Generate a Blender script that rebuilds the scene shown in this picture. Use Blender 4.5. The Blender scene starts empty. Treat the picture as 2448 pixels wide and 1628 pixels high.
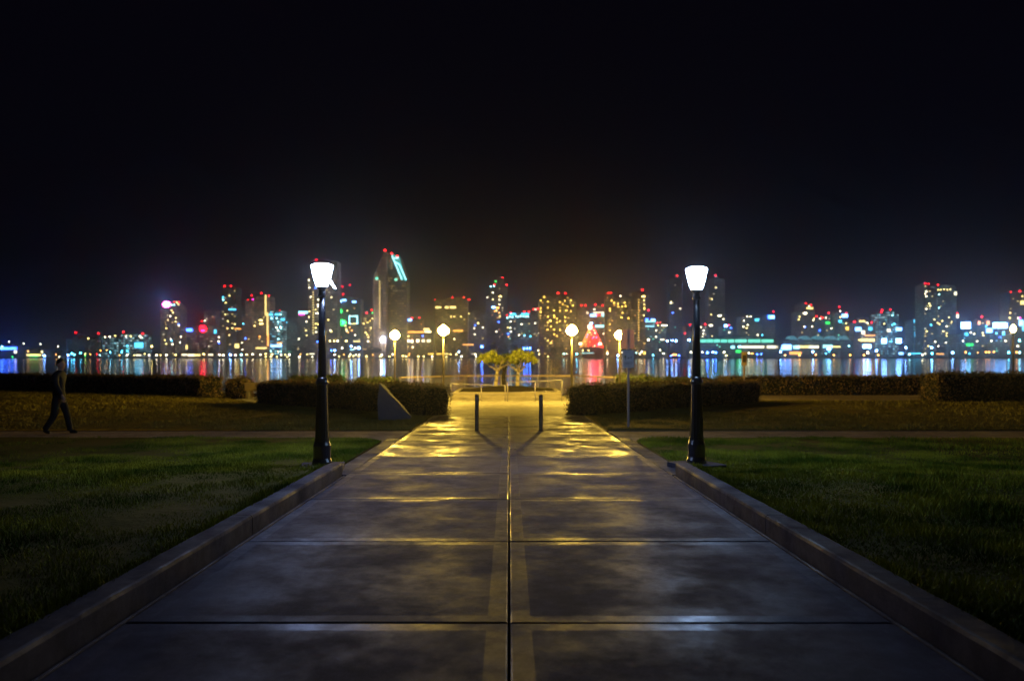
import bpy, bmesh, math, random
import numpy as np
from mathutils import Vector, Matrix, noise

random.seed(7); RS = np.random.RandomState(7)
SC = bpy.context.scene
COL = SC.collection
R = math.radians

# ------------------------------------------------------------------ camera
F, CX, HY, CAMZ = 1836.0, 1217.0, 850.0, 1.6      # focal length and horizon in photo pixels
SL = 0.0142                                        # the park falls gently towards the bay
cam_d = bpy.data.cameras.new("camera"); cam = bpy.data.objects.new("camera", cam_d); COL.objects.link(cam)
cam.location = (0, 0, CAMZ); cam.rotation_euler = (R(90), 0, 0)
cam_d.sensor_width = 36; cam_d.lens = 27
cam_d.shift_x = 7 / 2448; cam_d.shift_y = 36 / 2448
cam_d.clip_start = 0.1; cam_d.clip_end = 20000
cam_d.dof.use_dof = True; cam_d.dof.focus_distance = 8.5; cam_d.dof.aperture_fstop = 1.55
SC.camera = cam

# ------------------------------------------------------------------ world: night sky
world = bpy.data.worlds.new("World"); SC.world = world; world.use_nodes = True
nt = world.node_tree; nt.nodes.clear()
out = nt.nodes.new("ShaderNodeOutputWorld"); bg = nt.nodes.new("ShaderNodeBackground")
sky = nt.nodes.new("ShaderNodeTexSky"); sky.sky_type = 'NISHITA'; sky.sun_disc = False
sky.sun_elevation = R(-6); sky.sun_rotation = R(180)
add = nt.nodes.new("ShaderNodeMixRGB"); add.blend_type = 'ADD'; add.inputs[0].default_value = 1
add.inputs[2].default_value = (0.020, 0.017, 0.050, 1)
nt.links.new(sky.outputs[0], add.inputs[1]); nt.links.new(add.outputs[0], bg.inputs[0])
bg.inputs[1].default_value = 0.055
nt.links.new(bg.outputs[0], out.inputs[0])
fill_sun_d = bpy.data.lights.new("fill_sun", 'SUN'); fill_sun_d.energy = 0.004; fill_sun_d.angle = R(0.5); fill_sun_d.color = (0.75, 0.85, 1)  # faint cool fill light added to lift the darkness, no moon is seen
fill_sun = bpy.data.objects.new("fill_sun", fill_sun_d); fill_sun.rotation_euler = (R(40), 0, R(20)); COL.objects.link(fill_sun)

SC.view_settings.view_transform = 'Standard'; SC.view_settings.look = 'None'
SC.view_settings.gamma = 1; SC.view_settings.exposure = 0; SC.view_settings.use_curve_mapping = False
cy = SC.cycles
cy.use_denoising = True; cy.max_bounces = 6; cy.diffuse_bounces = 2; cy.glossy_bounces = 3
cy.transmission_bounces = 2; cy.volume_bounces = 0; cy.transparent_max_bounces = 6
cy.sample_clamp_indirect = 20; cy.sample_clamp_direct = 0; cy.use_light_tree = True
cy.caustics_reflective = True; cy.caustics_refractive = False

# ------------------------------------------------------------------ materials
def mat(name, col, rough=0.7, metal=0.0, bump=None, var=None, spec=0.5, coat=0.0, coat_r=0.2):
    m = bpy.data.materials.new(name); m.use_nodes = True
    n = m.node_tree.nodes; l = m.node_tree.links; b = n["Principled BSDF"]
    b.inputs["Base Color"].default_value = (*col, 1); b.inputs["Roughness"].default_value = rough
    b.inputs["Metallic"].default_value = metal; b.inputs["Specular IOR Level"].default_value = spec
    b.inputs["Coat Weight"].default_value = coat; b.inputs["Coat Roughness"].default_value = coat_r
    tc = n.new("ShaderNodeTexCoord")
    if var:                      # (scale, second colour, contrast)
        ns = n.new("ShaderNodeTexNoise"); ns.inputs["Scale"].default_value = var[0]; ns.inputs["Detail"].default_value = 6
        l.new(tc.outputs["Object"], ns.inputs["Vector"])
        r_ = n.new("ShaderNodeValToRGB"); c = var[2]
        r_.color_ramp.elements[0].position = 0.5 - c; r_.color_ramp.elements[1].position = 0.5 + c
        r_.color_ramp.elements[0].color = (*col, 1); r_.color_ramp.elements[1].color = (*var[1], 1)
        l.new(ns.outputs["Fac"], r_.inputs[0]); l.new(r_.outputs[0], b.inputs["Base Color"])
    if bump:                     # (scale, strength, distance)
        n2 = n.new("ShaderNodeTexNoise"); n2.inputs["Scale"].default_value = bump[0]; n2.inputs["Detail"].default_value = 5
        l.new(tc.outputs["Object"], n2.inputs["Vector"])
        bp = n.new("ShaderNodeBump"); bp.inputs["Strength"].default_value = bump[1]; bp.inputs["Distance"].default_value = bump[2]
        l.new(n2.outputs["Fac"], bp.inputs["Height"]); l.new(bp.outputs[0], b.inputs["Normal"])
    return m

def emit(name, col, strength, sample='NONE', base=(0.3, 0.3, 0.3)):
    m = bpy.data.materials.new(name); m.use_nodes = True
    b = m.node_tree.nodes["Principled BSDF"]
    b.inputs["Base Color"].default_value = (*base, 1); b.inputs["Roughness"].default_value = 0.4
    b.inputs["Emission Color"].default_value = (*col, 1); b.inputs["Emission Strength"].default_value = strength
    m.cycles.emission_sampling = sample
    return m

def concrete(name, c1, c2, r1, r2, streak=False, spec=0.4, by_slab=False, swing=0.12):
    m = bpy.data.materials.new(name); m.use_nodes = True
    n = m.node_tree.nodes; l = m.node_tree.links; b = n["Principled BSDF"]
    tc = n.new("ShaderNodeTexCoord"); src = tc.outputs["Object"]; tone = None
    if by_slab:                  # every slab was poured on its own: shift the pattern and the tone at each joint
        sp = n.new("ShaderNodeSeparateXYZ"); l.new(src, sp.inputs[0])
        def m1(o, a, c=None):
            q = n.new("ShaderNodeMath"); q.operation = o
            for k, v in enumerate((a, c)):
                if v is None: continue
                if isinstance(v, (int, float)): q.inputs[k].default_value = v
                else: l.new(v, q.inputs[k])
            return q.outputs[0]
        row = m1('FLOOR', m1('DIVIDE', m1('SUBTRACT', sp.outputs[1], .33), 2.235)); side = m1('GREATER_THAN', sp.outputs[0], 0)
        idv = n.new("ShaderNodeCombineXYZ"); l.new(row, idv.inputs[0]); l.new(side, idv.inputs[1])
        wn = n.new("ShaderNodeTexWhiteNoise"); wn.noise_dimensions = '3D'; l.new(idv.outputs[0], wn.inputs["Vector"])
        s9 = n.new("ShaderNodeVectorMath"); s9.operation = 'SCALE'; s9.inputs[3].default_value = 40; l.new(wn.outputs["Color"], s9.inputs[0])
        ad9 = n.new("ShaderNodeVectorMath"); ad9.operation = 'ADD'; l.new(src, ad9.inputs[0]); l.new(s9.outputs[0], ad9.inputs[1]); src = ad9.outputs[0]
        tone = wn.outputs["Value"]
    def tex(scale, detail, rough=0.5, vec=(1, 1, 1), off=(0, 0, 0)):
        mp = n.new("ShaderNodeMapping"); mp.inputs["Scale"].default_value = vec; mp.inputs["Location"].default_value = off
        l.new(src, mp.inputs[0]); t = n.new("ShaderNodeTexNoise"); t.inputs["Scale"].default_value = scale
        t.inputs["Detail"].default_value = detail; t.inputs["Roughness"].default_value = rough; l.new(mp.outputs[0], t.inputs["Vector"]); return t.outputs["Fac"]
    def rng(src, a, c, lo, hi):
        r = n.new("ShaderNodeMapRange"); l.new(src, r.inputs[0])
        for k, v in enumerate((a, c, lo, hi)): r.inputs[k+1].default_value = v
        return r.outputs[0]
    def op(o, a, c):
        q = n.new("ShaderNodeMath"); q.operation = o
        for k, v in enumerate((a, c)):
            if isinstance(v, (int, float)): q.inputs[k].default_value = v
            else: l.new(v, q.inputs[k])
        return q.outputs[0]
    # broad worn patches, medium stains, fine aggregate speckle
    big = rng(tex(0.9, 8, 0.65), .36, .66, 0, 1)
    stain = rng(tex(5.5, 9, 0.7, off=(4, 2, 0)), .40, .62, .72, 1.12)
    speck = rng(tex(85, 4, 0.7), .35, .65, .84, 1.14)
    mx = n.new("ShaderNodeMixRGB"); mx.inputs[1].default_value = (*c1, 1); mx.inputs[2].default_value = (*c2, 1); l.new(big, mx.inputs[0])
    f = op('MULTIPLY', stain, speck)
    if tone is not None: f = op('MULTIPLY', f, rng(tone, 0, 1, .84, 1.1))
    sc2 = n.new("ShaderNodeVectorMath"); sc2.operation = 'SCALE'; l.new(mx.outputs[0], sc2.inputs[0]); l.new(f, sc2.inputs[3]); l.new(sc2.outputs[0], b.inputs["Base Color"])
    # polish differs from patch to patch
    ra = rng(tex(1.5, 5, .55, off=(3.1, 7.7, 0)), .34, .68, .05, .95); rb = rng(tex(11, 6, .75), .4, .6, -.14, .14)
    pr_ = op('ADD', ra, rb)
    l.new(rng(pr_, 0, .8, r1, r2), b.inputs["Roughness"]); l.new(rng(pr_, 0, .8, spec, spec*swing), b.inputs["Specular IOR Level"])
    h = tex(150, 3)
    if streak: h = op('ADD', h, tex(1, 2, vec=(4, 110, 1)))
    bp = n.new("ShaderNodeBump"); bp.inputs["Strength"].default_value = 0.3; bp.inputs["Distance"].default_value = 0.0012; l.new(h, bp.inputs["Height"])
    bp2 = n.new("ShaderNodeBump"); bp2.inputs["Strength"].default_value = 0.35; bp2.inputs["Distance"].default_value = 0.004
    l.new(tex(7, 6, .6), bp2.inputs["Height"]); l.new(bp.outputs[0], bp2.inputs["Normal"]); l.new(bp2.outputs[0], b.inputs["Normal"])
    b.inputs["Specular Tint"].default_value = (.66, .60, 1, 1) if by_slab else (.9, .88, 1, 1)
    return m

M = {}
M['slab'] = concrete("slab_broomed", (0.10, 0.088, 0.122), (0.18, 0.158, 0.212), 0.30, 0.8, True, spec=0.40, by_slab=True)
M['slab_near'] = concrete("slab_broomed_near_dimmed", (0.072, 0.074, 0.128), (0.112, 0.114, 0.185), 0.52, 0.78, True, spec=0.20, by_slab=True, swing=.35)  # near slabs: matte, with dim bluish foreground light put into the colour
M['slab_near_edge'] = concrete("slab_trowelled_near_dimmed", (0.076, 0.077, 0.130), (0.116, 0.117, 0.186), 0.30, 0.66, spec=0.25, by_slab=True, swing=.4)  # near borders carry the same dim bluish light in their colour
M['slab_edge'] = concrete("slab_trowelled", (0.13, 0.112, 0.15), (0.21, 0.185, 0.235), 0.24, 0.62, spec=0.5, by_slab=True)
M['plaza'] = concrete("plaza_concrete", (0.34, 0.32, 0.28), (0.44, 0.41, 0.36), 0.6, 0.8, spec=0.2)
M['walk'] = concrete("pinkish_walk", (0.32, 0.25, 0.24), (0.42, 0.34, 0.32), 0.7, 0.9, spec=0.1)
M['kerb'] = concrete("kerb_concrete", (0.075, 0.073, 0.105), (0.145, 0.138, 0.18), 0.5, 0.8, spec=.25)
M['dirt'] = mat("dark_soil", (0.03, 0.025, 0.02), 0.95, bump=(8, 0.5, 0.03), spec=0.05)
M['planter'] = mat("planter_concrete", (0.38, 0.34, 0.27), 0.7, bump=(14, 0.4, 0.01), var=(2.2, (0.28, 0.25, 0.2), 0.2))
M['lawn'] = mat("lawn_soil", (0.07, 0.08, 0.015), 0.9, spec=0.05, bump=(9, 0.8, 0.03), var=(0.8, (0.20, 0.155, 0.055), 0.25))
M['warm_lit_lawn'] = mat("warm_lit_lawn_soil", (0.20, 0.15, 0.06), 0.9, spec=0.05, bump=(9, 0.8, 0.03), var=(0.6, (0.12, 0.10, 0.035), 0.25))  # warm lamp glow on the back lawn is put into this colour
M['warm_lit_blade'] = mat("warm_lit_grass_blades", (0.19, 0.17, 0.035), 0.6, var=(0.6, (0.33, 0.28, 0.075), 0.22), spec=0.06)  # blades carry the same lamp glow in their colour
M['blade'] = mat("grass_blades", (0.07, 0.13, 0.008), 0.6, var=(0.9, (0.40, 0.42, 0.035), 0.13), spec=0.06)
M['leaf'] = mat("hedge_leaves", (0.07, 0.075, 0.025), 0.6, var=(3.0, (0.32, 0.20, 0.09), 0.2), spec=0.25)
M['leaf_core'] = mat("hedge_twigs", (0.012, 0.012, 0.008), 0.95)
M['shrub'] = mat("shrub_leaves", (0.05, 0.08, 0.02), 0.6, var=(2.0, (0.09, 0.10, 0.03), 0.2))
M['crown'] = mat("tree_leaves", (0.13, 0.17, 0.02), 0.5, var=(5, (0.48, 0.50, 0.07), 0.12))
M['bark'] = mat("pale_bark", (0.42, 0.36, 0.24), 0.8, bump=(25, 0.5, 0.01), var=(9, (0.28, 0.24, 0.16), 0.2))
M['dark_bark'] = mat("dark_bark", (0.03, 0.025, 0.02), 0.9)
M['iron'] = mat("black_painted_iron", (0.012, 0.014, 0.02), 0.3, 0.0, bump=(30, 0.1, 0.002), spec=0.8, coat=0.8, coat_r=0.12)
M['pole'] = mat("aged_bronze_pole", (0.12, 0.10, 0.09), 0.4, 0.3, bump=(20, 0.1, 0.002))
M['steel'] = mat("galvanised_steel", (0.30, 0.28, 0.34), 0.45, 0.3, bump=(40, 0.15, 0.002))
M['timber'] = mat("timber_rail", (0.42, 0.33, 0.21), 0.6, bump=(12, 0.3, 0.004), var=(4, (0.4, 0.31, 0.2), 0.2))
M['bollard'] = mat("brown_bollard_paint", (0.2, 0.155, 0.08), 0.5, bump=(30, 0.2, 0.002), var=(6, (0.06, 0.045, 0.03), 0.25))
M['rock'] = mat("granite_boulder", (0.14, 0.145, 0.18), 0.75, bump=(11, 0.7, 0.03), var=(5, (0.17, 0.165, 0.17), 0.2))
M['sign'] = mat("sign_sheet", (0.66, 0.74, 0.82), 0.42, bump=(30, 0.05, 0.001), var=(8, (0.42, 0.47, 0.55), 0.3))
M['sign_pale'] = mat("pale_sign_sheet", (0.88, 0.80, 0.78), 0.5, var=(7, (0.8, 0.71, 0.68), 0.3))
_n = M['sign_pale'].node_tree; _b = _n.nodes["Principled BSDF"]; _t = _n.nodes.new("ShaderNodeBsdfTranslucent"); _t.inputs[0].default_value = (.95, .66, .60, 1)
_m = _n.nodes.new("ShaderNodeMixShader"); _m.inputs[0].default_value = .55; _n.links.new(_b.outputs[0], _m.inputs[1]); _n.links.new(_t.outputs[0], _m.inputs[2])
_n.links.new(_m.outputs[0], _n.nodes["Material Output"].inputs["Surface"])     # thin plastic sheet, lets the lamp behind glow through
M['ink'] = mat("sign_ink", (0.05, 0.05, 0.07), 0.6); M['ink_green'] = mat("sign_green", (0.03, 0.12, 0.06), 0.6)
M['tan'] = mat("tan_paint", (0.55, 0.42, 0.2), 0.55, var=(5, (0.45, 0.34, 0.17), 0.25))
M['skin'] = mat("skin", (0.42, 0.27, 0.2), 0.55); M['jacket'] = mat("dark_jacket", (0.012, 0.013, 0.02), 0.8, bump=(20, 0.4, 0.01))
M['trousers'] = mat("dark_trousers", (0.01, 0.01, 0.014), 0.85, bump=(15, 0.4, 0.01)); M['hair'] = mat("dark_hair", (0.01, 0.008, 0.006), 0.6)
M['shoe'] = mat("dark_shoes", (0.01, 0.01, 0.01), 0.5)
M['city_dark'] = mat("unlit_city_wall", (0.03, 0.032, 0.038), 0.8)
M['quay'] = mat("quay_stone", (0.05, 0.05, 0.05), 0.9)
M['lamp_pole'] = mat("city_lamp_pole", (0.05, 0.05, 0.05), 0.6)
# light sources
M['white_lamp'] = emit("white_lantern_glass", (0.42, 0.57, 1.0), 175, 'FRONT_BACK')
M['white_lamp_green'] = emit("greenish_lantern_glass", (0.42, 0.64, 1.0), 175, 'FRONT_BACK')
M['sodium'] = emit("sodium_globe", (1.0, 0.635, 0.085), 820, 'FRONT_BACK')
COLS = {'v': (1, .74, .22), 'u': (1, .6, .08), 'r': (1, .004, .008), 'w': (1, .86, .55), 'y': (1, .74, .22), 'g': (1, .60, .08), 'c': (.08, .62, 1), 'b': (.03, .12, 1),
        'G': (.02, .9, .1), 'o': (1, .38, .06), 'm': (1, .02, .4), 'k': (.35, .9, 1), 't': (.15, .8, .55), 'B': (.16, .38, 1)}
WIN = {k: emit("city_light_" + k, c, {'v': 2.2, 'u': 2.4, 'r': 16, 'w': 10, 'y': 8, 'g': 8, 'c': 12, 'b': 24, 'G': 10, 'o': 8, 'm': 14, 'k': 12, 't': 2.4, 'B': 40}[k]) for k, c in COLS.items()}
DIM = {k: emit("city_window_" + k, c, 1.6) for k, c in COLS.items()}
SHORE = {k: emit("shore_lamp_" + k, c, {'b': 95, 'B': 85, 'c': 50, 'r': 34}.get(k, 17), 'FRONT_BACK') for k, c in COLS.items()}

WIDE = {k: emit("wide_light_" + k, c, {'b': 16, 'B': 9, 'c': 4, 'r': 10, 't': 2.0, 'v': 2.2, 'u': 2.4}.get(k, 3.2)) for k, c in COLS.items()}
def facade(name, wall, wcol, wcol2, strength, power, bay=3.2, floor=3.6):
    m = bpy.data.materials.new(name); m.use_nodes = True
    n = m.node_tree.nodes; l = m.node_tree.links; b = n["Principled BSDF"]
    b.inputs["Base Color"].default_value = (*wall, 1); b.inputs["Roughness"].default_value = 0.6
    tc = n.new("ShaderNodeTexCoord"); sp = n.new("ShaderNodeSeparateXYZ"); l.new(tc.outputs["Object"], sp.inputs[0])
    def mth(op, a, c=None):
        q = n.new("ShaderNodeMath"); q.operation = op
        for i, v in enumerate((a, c)):
            if v is None: continue
            if isinstance(v, (int, float)): q.inputs[i].default_value = v
            else: l.new(v, q.inputs[i])
        return q.outputs[0]
    u = mth('DIVIDE', mth('ADD', sp.outputs[0], sp.outputs[1]), bay); v = mth('DIVIDE', sp.outputs[2], floor)
    fu, fv = mth('FRACT', u), mth('FRACT', v)
    mask = mth('MULTIPLY', mth('MULTIPLY', mth('GREATER_THAN', fu, 0.2), mth('GREATER_THAN', fv, 0.3)), mth('LESS_THAN', fv, 0.85))
    cmb = n.new("ShaderNodeCombineXYZ"); l.new(mth('FLOOR', u), cmb.inputs[0]); l.new(mth('FLOOR', v), cmb.inputs[1])
    wn = n.new("ShaderNodeTexWhiteNoise"); wn.noise_dimensions = '3D'; l.new(cmb.outputs[0], wn.inputs["Vector"])
    e = mth('MULTIPLY', mth('MULTIPLY', mth('POWER', wn.outputs["Value"], power), strength), mask)  # faint window glow, added so the wall bodies show in the dark
    mx = n.new("ShaderNodeMixRGB"); mx.inputs[1].default_value = (*wcol, 1); mx.inputs[2].default_value = (*wcol2, 1)
    sc = n.new("ShaderNodeSeparateXYZ"); l.new(wn.outputs["Color"], sc.inputs[0]); l.new(sc.outputs[1], mx.inputs[0])
    l.new(mx.outputs[0], b.inputs["Emission Color"]); l.new(e, b.inputs["Emission Strength"])
    m.cycles.emission_sampling = 'NONE'
    return m
FAC = {
 'warm': facade("facade_warm", (.06, .055, .05), (1, .75, .4), (1, .9, .7), .35, 2.5),
 'gold': facade("facade_gold", (.08, .055, .03), (1, .6, .15), (1, .75, .3), .45, 3),
 'teal': facade("facade_teal", (.04, .06, .07), (.3, .9, .9), (.8, 1, .9), .26, 2),
 'cyan': facade("facade_cyan", (.04, .07, .08), (.2, .85, 1), (.7, 1, 1), 1.3, 3.0),
 'grey': facade("facade_grey", (.06, .06, .06), (.9, .9, .8), (.7, .85, 1), .20, 2),
 'dark': facade("facade_dark", (.03, .035, .03), (.9, .9, .6), (.7, .9, 1), .12, 3),
 'hotel': facade("facade_hotel", (.32, .23, .16), (1, .52, .24), (1, .66, .38), .34, 2),
}

# ------------------------------------------------------------------ mesh helpers
class MB:
    def __init__(s): s.v = []; s.f = []; s.m = []
    def add(s, vs, fs, mi=0):
        o = len(s.v); s.v += [tuple(v) for v in vs]; s.f += [tuple(i + o for i in f) for f in fs]; s.m += [mi] * len(fs); return s
    def box(s, x0, x1, y0, y1, z0, z1, mi=0):
        return s.add([(x0,y0,z0),(x1,y0,z0),(x1,y1,z0),(x0,y1,z0),(x0,y0,z1),(x1,y0,z1),(x1,y1,z1),(x0,y1,z1)],
                     [(3,2,1,0),(4,5,6,7),(0,1,5,4),(1,2,6,5),(2,3,7,6),(3,0,4,7)], mi)
    def prism(s, pts, z0, z1, mi=0):           # pts: counter-clockwise outline; z0/z1 numbers or functions of (x, y)
        n = len(pts); a = z0 if callable(z0) else (lambda x, y: z0); b = z1 if callable(z1) else (lambda x, y: z1)
        vs = [(x, y, a(x, y)) for x, y in pts] + [(x, y, b(x, y)) for x, y in pts]
        return s.add(vs, [tuple(range(n))[::-1], tuple(range(n, 2*n))] + [(i, (i+1) % n, n+(i+1) % n, n+i) for i in range(n)], mi)
    def tube(s, p, q, r0, r1=None, n=8, mi=0):
        r1 = r0 if r1 is None else r1; p, q = Vector(p), Vector(q); d = (q - p)
        if d.length < 1e-9: return s
        d.normalize(); u = d.orthogonal().normalized(); w = d.cross(u)
        vs = []
        for c, r in ((p, r0), (q, r1)):
            for i in range(n):
                a = 2*math.pi*i/n; vs.append(c + u*math.cos(a)*r + w*math.sin(a)*r)
        return s.add(vs, [(i, (i+1) % n, n+(i+1) % n, n+i) for i in range(n)] + [tuple(range(n))[::-1], tuple(range(n, 2*n))], mi)
    def lathe(s, prof, c=(0, 0, 0), n=16, flute=0.0, mi=0):
        vs = []
        for r, z in prof:
            for i in range(n):
                a = 2*math.pi*i/n; k = r*(1 - (flute if i % 2 else 0)); vs.append((c[0]+k*math.cos(a), c[1]+k*math.sin(a), c[2]+z))
        fs = [(j*n+i, j*n+(i+1) % n, (j+1)*n+(i+1) % n, (j+1)*n+i) for j in range(len(prof)-1) for i in range(n)]
        fs += [tuple(range(n))[::-1], tuple(range((len(prof)-1)*n, len(prof)*n))]
        return s.add(vs, fs, mi)
    def octa(s, c, rx, ry=None, rz=None, mi=0):
        ry = ry or rx; rz = rz or rx; x, y, z = c; vs = []; fs = []
        for k, (zz, rr) in enumerate(((-.7, .7), (0, 1), (.7, .7))):
            for i in range(6):
                a = math.pi*i/3; vs.append((x+rx*rr*math.cos(a), y+ry*rr*math.sin(a), z+rz*zz))
        for k in range(2): fs += [(k*6+i, k*6+(i+1) % 6, k*6+6+(i+1) % 6, k*6+6+i) for i in range(6)]
        return s.add(vs, fs + [tuple(range(6))[::-1], tuple(range(12, 18))], mi)
    def build(s, name, mats, parent=None, smooth=False, loc=None, bevel=0):
        me = bpy.data.meshes.new(name); me.from_pydata(s.v, [], s.f)
        for m in (mats if isinstance(mats, (list, tuple)) else [mats]): me.materials.append(m)
        if any(s.m): me.polygons.foreach_set("material_index", s.m)
        if smooth: me.polygons.foreach_set("use_smooth", [True]*len(me.polygons))
        me.update(); o = bpy.data.objects.new(name, me); COL.objects.link(o)
        if parent: o.parent = parent
        if loc: o.location = loc
        if bevel:
            b = o.modifiers.new("bevel", 'BEVEL'); b.width = bevel; b.segments = 2; b.limit_method = 'ANGLE'
        return o

def tag(o, label=None, cat=None, group=None, kind=None):
    if label: o["label"] = label
    if cat: o["category"] = cat
    if group: o["group"] = group
    if kind: o["kind"] = kind
    return o
def empty(name, loc, label, cat, group=None, rz=0):
    o = bpy.data.objects.new(name, None); o.empty_display_size = 0.2; COL.objects.link(o); o.location = loc; o.rotation_euler = (0, 0, rz)
    return tag(o, label, cat, group)
def copy_tree(o, parent=None):
    c = o.copy(); COL.objects.link(c); c.parent = parent
    for ch in list(o.children): copy_tree(ch, c)
    return c
def gz(y): return -SL * y
def at(px, y): return (px - CX) * y / F
def zat(py, y): return CAMZ - (py - HY) * y / F
def quads(name, P, size_u, size_v, mats, parent=None, tri=False, normals=None):
    """many small leaf quads: P (n,3); random orientation"""
    n = len(P)
    a = RS.normal(size=(n, 3)); a /= np.linalg.norm(a, axis=1)[:, None]
    if normals is not None:
        a = a*0.75 + normals; a /= np.linalg.norm(a, axis=1)[:, None]
    b = RS.normal(size=(n, 3)); b -= (b*a).sum(1)[:, None]*a; b /= np.linalg.norm(b, axis=1)[:, None]
    c = np.cross(a, b)
    su = (size_u*RS.uniform(.6, 1.3, n))[:, None]; sv = (size_v*RS.uniform(.6, 1.3, n))[:, None]
    V = np.stack([P - b*su, P - c*sv*.9 + a*sv*.25, P + b*su, P + c*sv*.9 + a*sv*.25], 1).reshape(-1, 3)
    me = bpy.data.meshes.new(name); me.vertices.add(4*n); me.vertices.foreach_set("co", V.astype(np.float32).ravel())
    me.loops.add(4*n); me.loops.foreach_set("vertex_index", np.arange(4*n, dtype=np.int32))
    me.polygons.add(n); me.polygons.foreach_set("loop_start", np.arange(0, 4*n, 4, dtype=np.int32)); me.polygons.foreach_set("loop_total", np.full(n, 4, np.int32))
    me.materials.append(mats); me.update(); me.validate()
    o = bpy.data.objects.new(name, me); COL.objects.link(o)
    if parent: o.parent = parent
    return o

# ------------------------------------------------------------------ setting: ground, water, lawns, walks
def shore_y(x):
    if x < -11: return 45.5 + (-11 - x) * 0.5
    return 45.5
def struct(o): return tag(o, kind='structure')

g = MB()
g.prism([(-400, -60), (400, -60), (400, 46.5), (8.0, 45.5), (6.6, 43.0), (-6.6, 43.0), (-8.0, 45.5), (-11, 45.5), (-80, 80), (-400, 240)],
        lambda x, y: -6.0, lambda x, y: gz(y) - 0.07)
struct(g.build("ground", M['dirt']))

wm = bpy.data.materials.new("bay_water"); wm.use_nodes = True
n = wm.node_tree.nodes; l = wm.node_tree.links; b = n["Principled BSDF"]
b.inputs["Base Color"].default_value = (0.004, 0.010, 0.018, 1); b.inputs["IOR"].default_value = 1.33; b.inputs["Specular Tint"].default_value = (.20, .43, 1, 1)
tc = n.new("ShaderNodeTexCoord"); mp = n.new("ShaderNodeMapping"); mp.inputs["Scale"].default_value = (0.02, 0.05, 1); l.new(tc.outputs["Object"], mp.inputs[0])
wn_ = n.new("ShaderNodeTexNoise"); wn_.inputs["Scale"].default_value = 1; wn_.inputs["Detail"].default_value = 3; l.new(mp.outputs[0], wn_.inputs["Vector"])
rr = n.new("ShaderNodeMapRange"); rr.inputs[1].default_value = .35; rr.inputs[2].default_value = .65; rr.inputs[3].default_value = .085; rr.inputs[4].default_value = .115
l.new(wn_.outputs["Fac"], rr.inputs[0]); l.new(rr.outputs[0], b.inputs["Roughness"])
WZ = -2.2
w = MB(); w.add([(-3500, 30, WZ), (3500, 30, WZ), (3500, 1004, WZ), (-3500, 1004, WZ)], [(0, 1, 2, 3)])
struct(w.build("water", wm))

# far shore: quay wall and land to the horizon
w = MB(); w.box(-3500, 3500, 1000, 9000, -6, -1.1)
struct(w.build("far_shore", M['quay']))

def strip_grid(xs, y0f, y1f, ny, zf, jit=0.0):
    mb = MB(); nx = len(xs); vs = []
    for i, x in enumerate(xs):
        a, c = y0f(x), y1f(x)
        for j in range(ny + 1):
            y = a + (c - a) * j / ny
            vs.append((x, y, zf(x, y) + (noise.noise((x*.7, y*.7, 3))*0.02 + noise.noise((x*.15, y*.15, 9))*0.04 if jit and 0 < i < nx-1 and 0 < j < ny else 0)))
    fs = [(i*(ny+1)+j, (i+1)*(ny+1)+j, (i+1)*(ny+1)+j+1, i*(ny+1)+j+1) for i in range(nx-1) for j in range(ny)]
    fs = [f if xs[1] > xs[0] else f[::-1] for f in fs]
    # skirt round the edge
    mb.add(vs, fs)
    edge = [i*(ny+1) for i in range(nx)] + [(nx-1)*(ny+1)+j for j in range(1, ny+1)] + [i*(ny+1)+ny for i in range(nx-2, -1, -1)] + [j for j in range(ny-1, 0, -1)]
    lo = [(vs[e][0], vs[e][1], vs[e][2]-0.14) for e in edge]; k = len(mb.v); mb.v += lo; m_ = len(edge)
    for q in range(m_):
        mb.f.append((edge[q], k+q, k+(q+1) % m_, edge[(q+1) % m_])); mb.m.append(0)
    return mb
def lawn_z(x, y):
    up = 0.115 if y < 10.6 else 0.115 + (0.012-0.115)*min(1, (y-10.6)/1.8)
    if abs(x) > 3.1: up = max(up, 0.0)
    return gz(y) + up
def near_top(x):
    r = 0.9; d = abs(x) - 2.71
    if d >= r: return 17.12
    return 17.12 - r + math.sqrt(max(0, r*r - (r-d)**2))
def back_top(x):
    a = abs(x)
    if a < 11: return 24.85 + (a - 2.45) * 1.03
    if x > 0: return 35.0 + min(a - 11, 1) * 1.0
    return min(33.1 + (a-11)*1.75, 39.5 + (a - 14.6)*0.63)
xs_n = [2.71 + 0.12*i for i in range(9)] + [3.9 + .3*i for i in range(30)] + [13 + 1.0*i for i in range(1, 60)]
xs_b = [2.47 + 0.25*i for i in range(40)] + [12.6 + 0.8*i for i in range(90)]
for sgn in (-1, 1):
    xn = [sgn*x for x in xs_n]; xb = [sgn*x for x in xs_b]
    struct(strip_grid(xn, lambda x: -6, near_top, 90, lawn_z, 1).build("lawn", M['lawn'], smooth=True))
    struct(strip_grid(xb, lambda x: 19.15, back_top, 60, lambda x, y: gz(y)+0.012, 1).build("lawn", M['warm_lit_lawn'], smooth=True))

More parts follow.
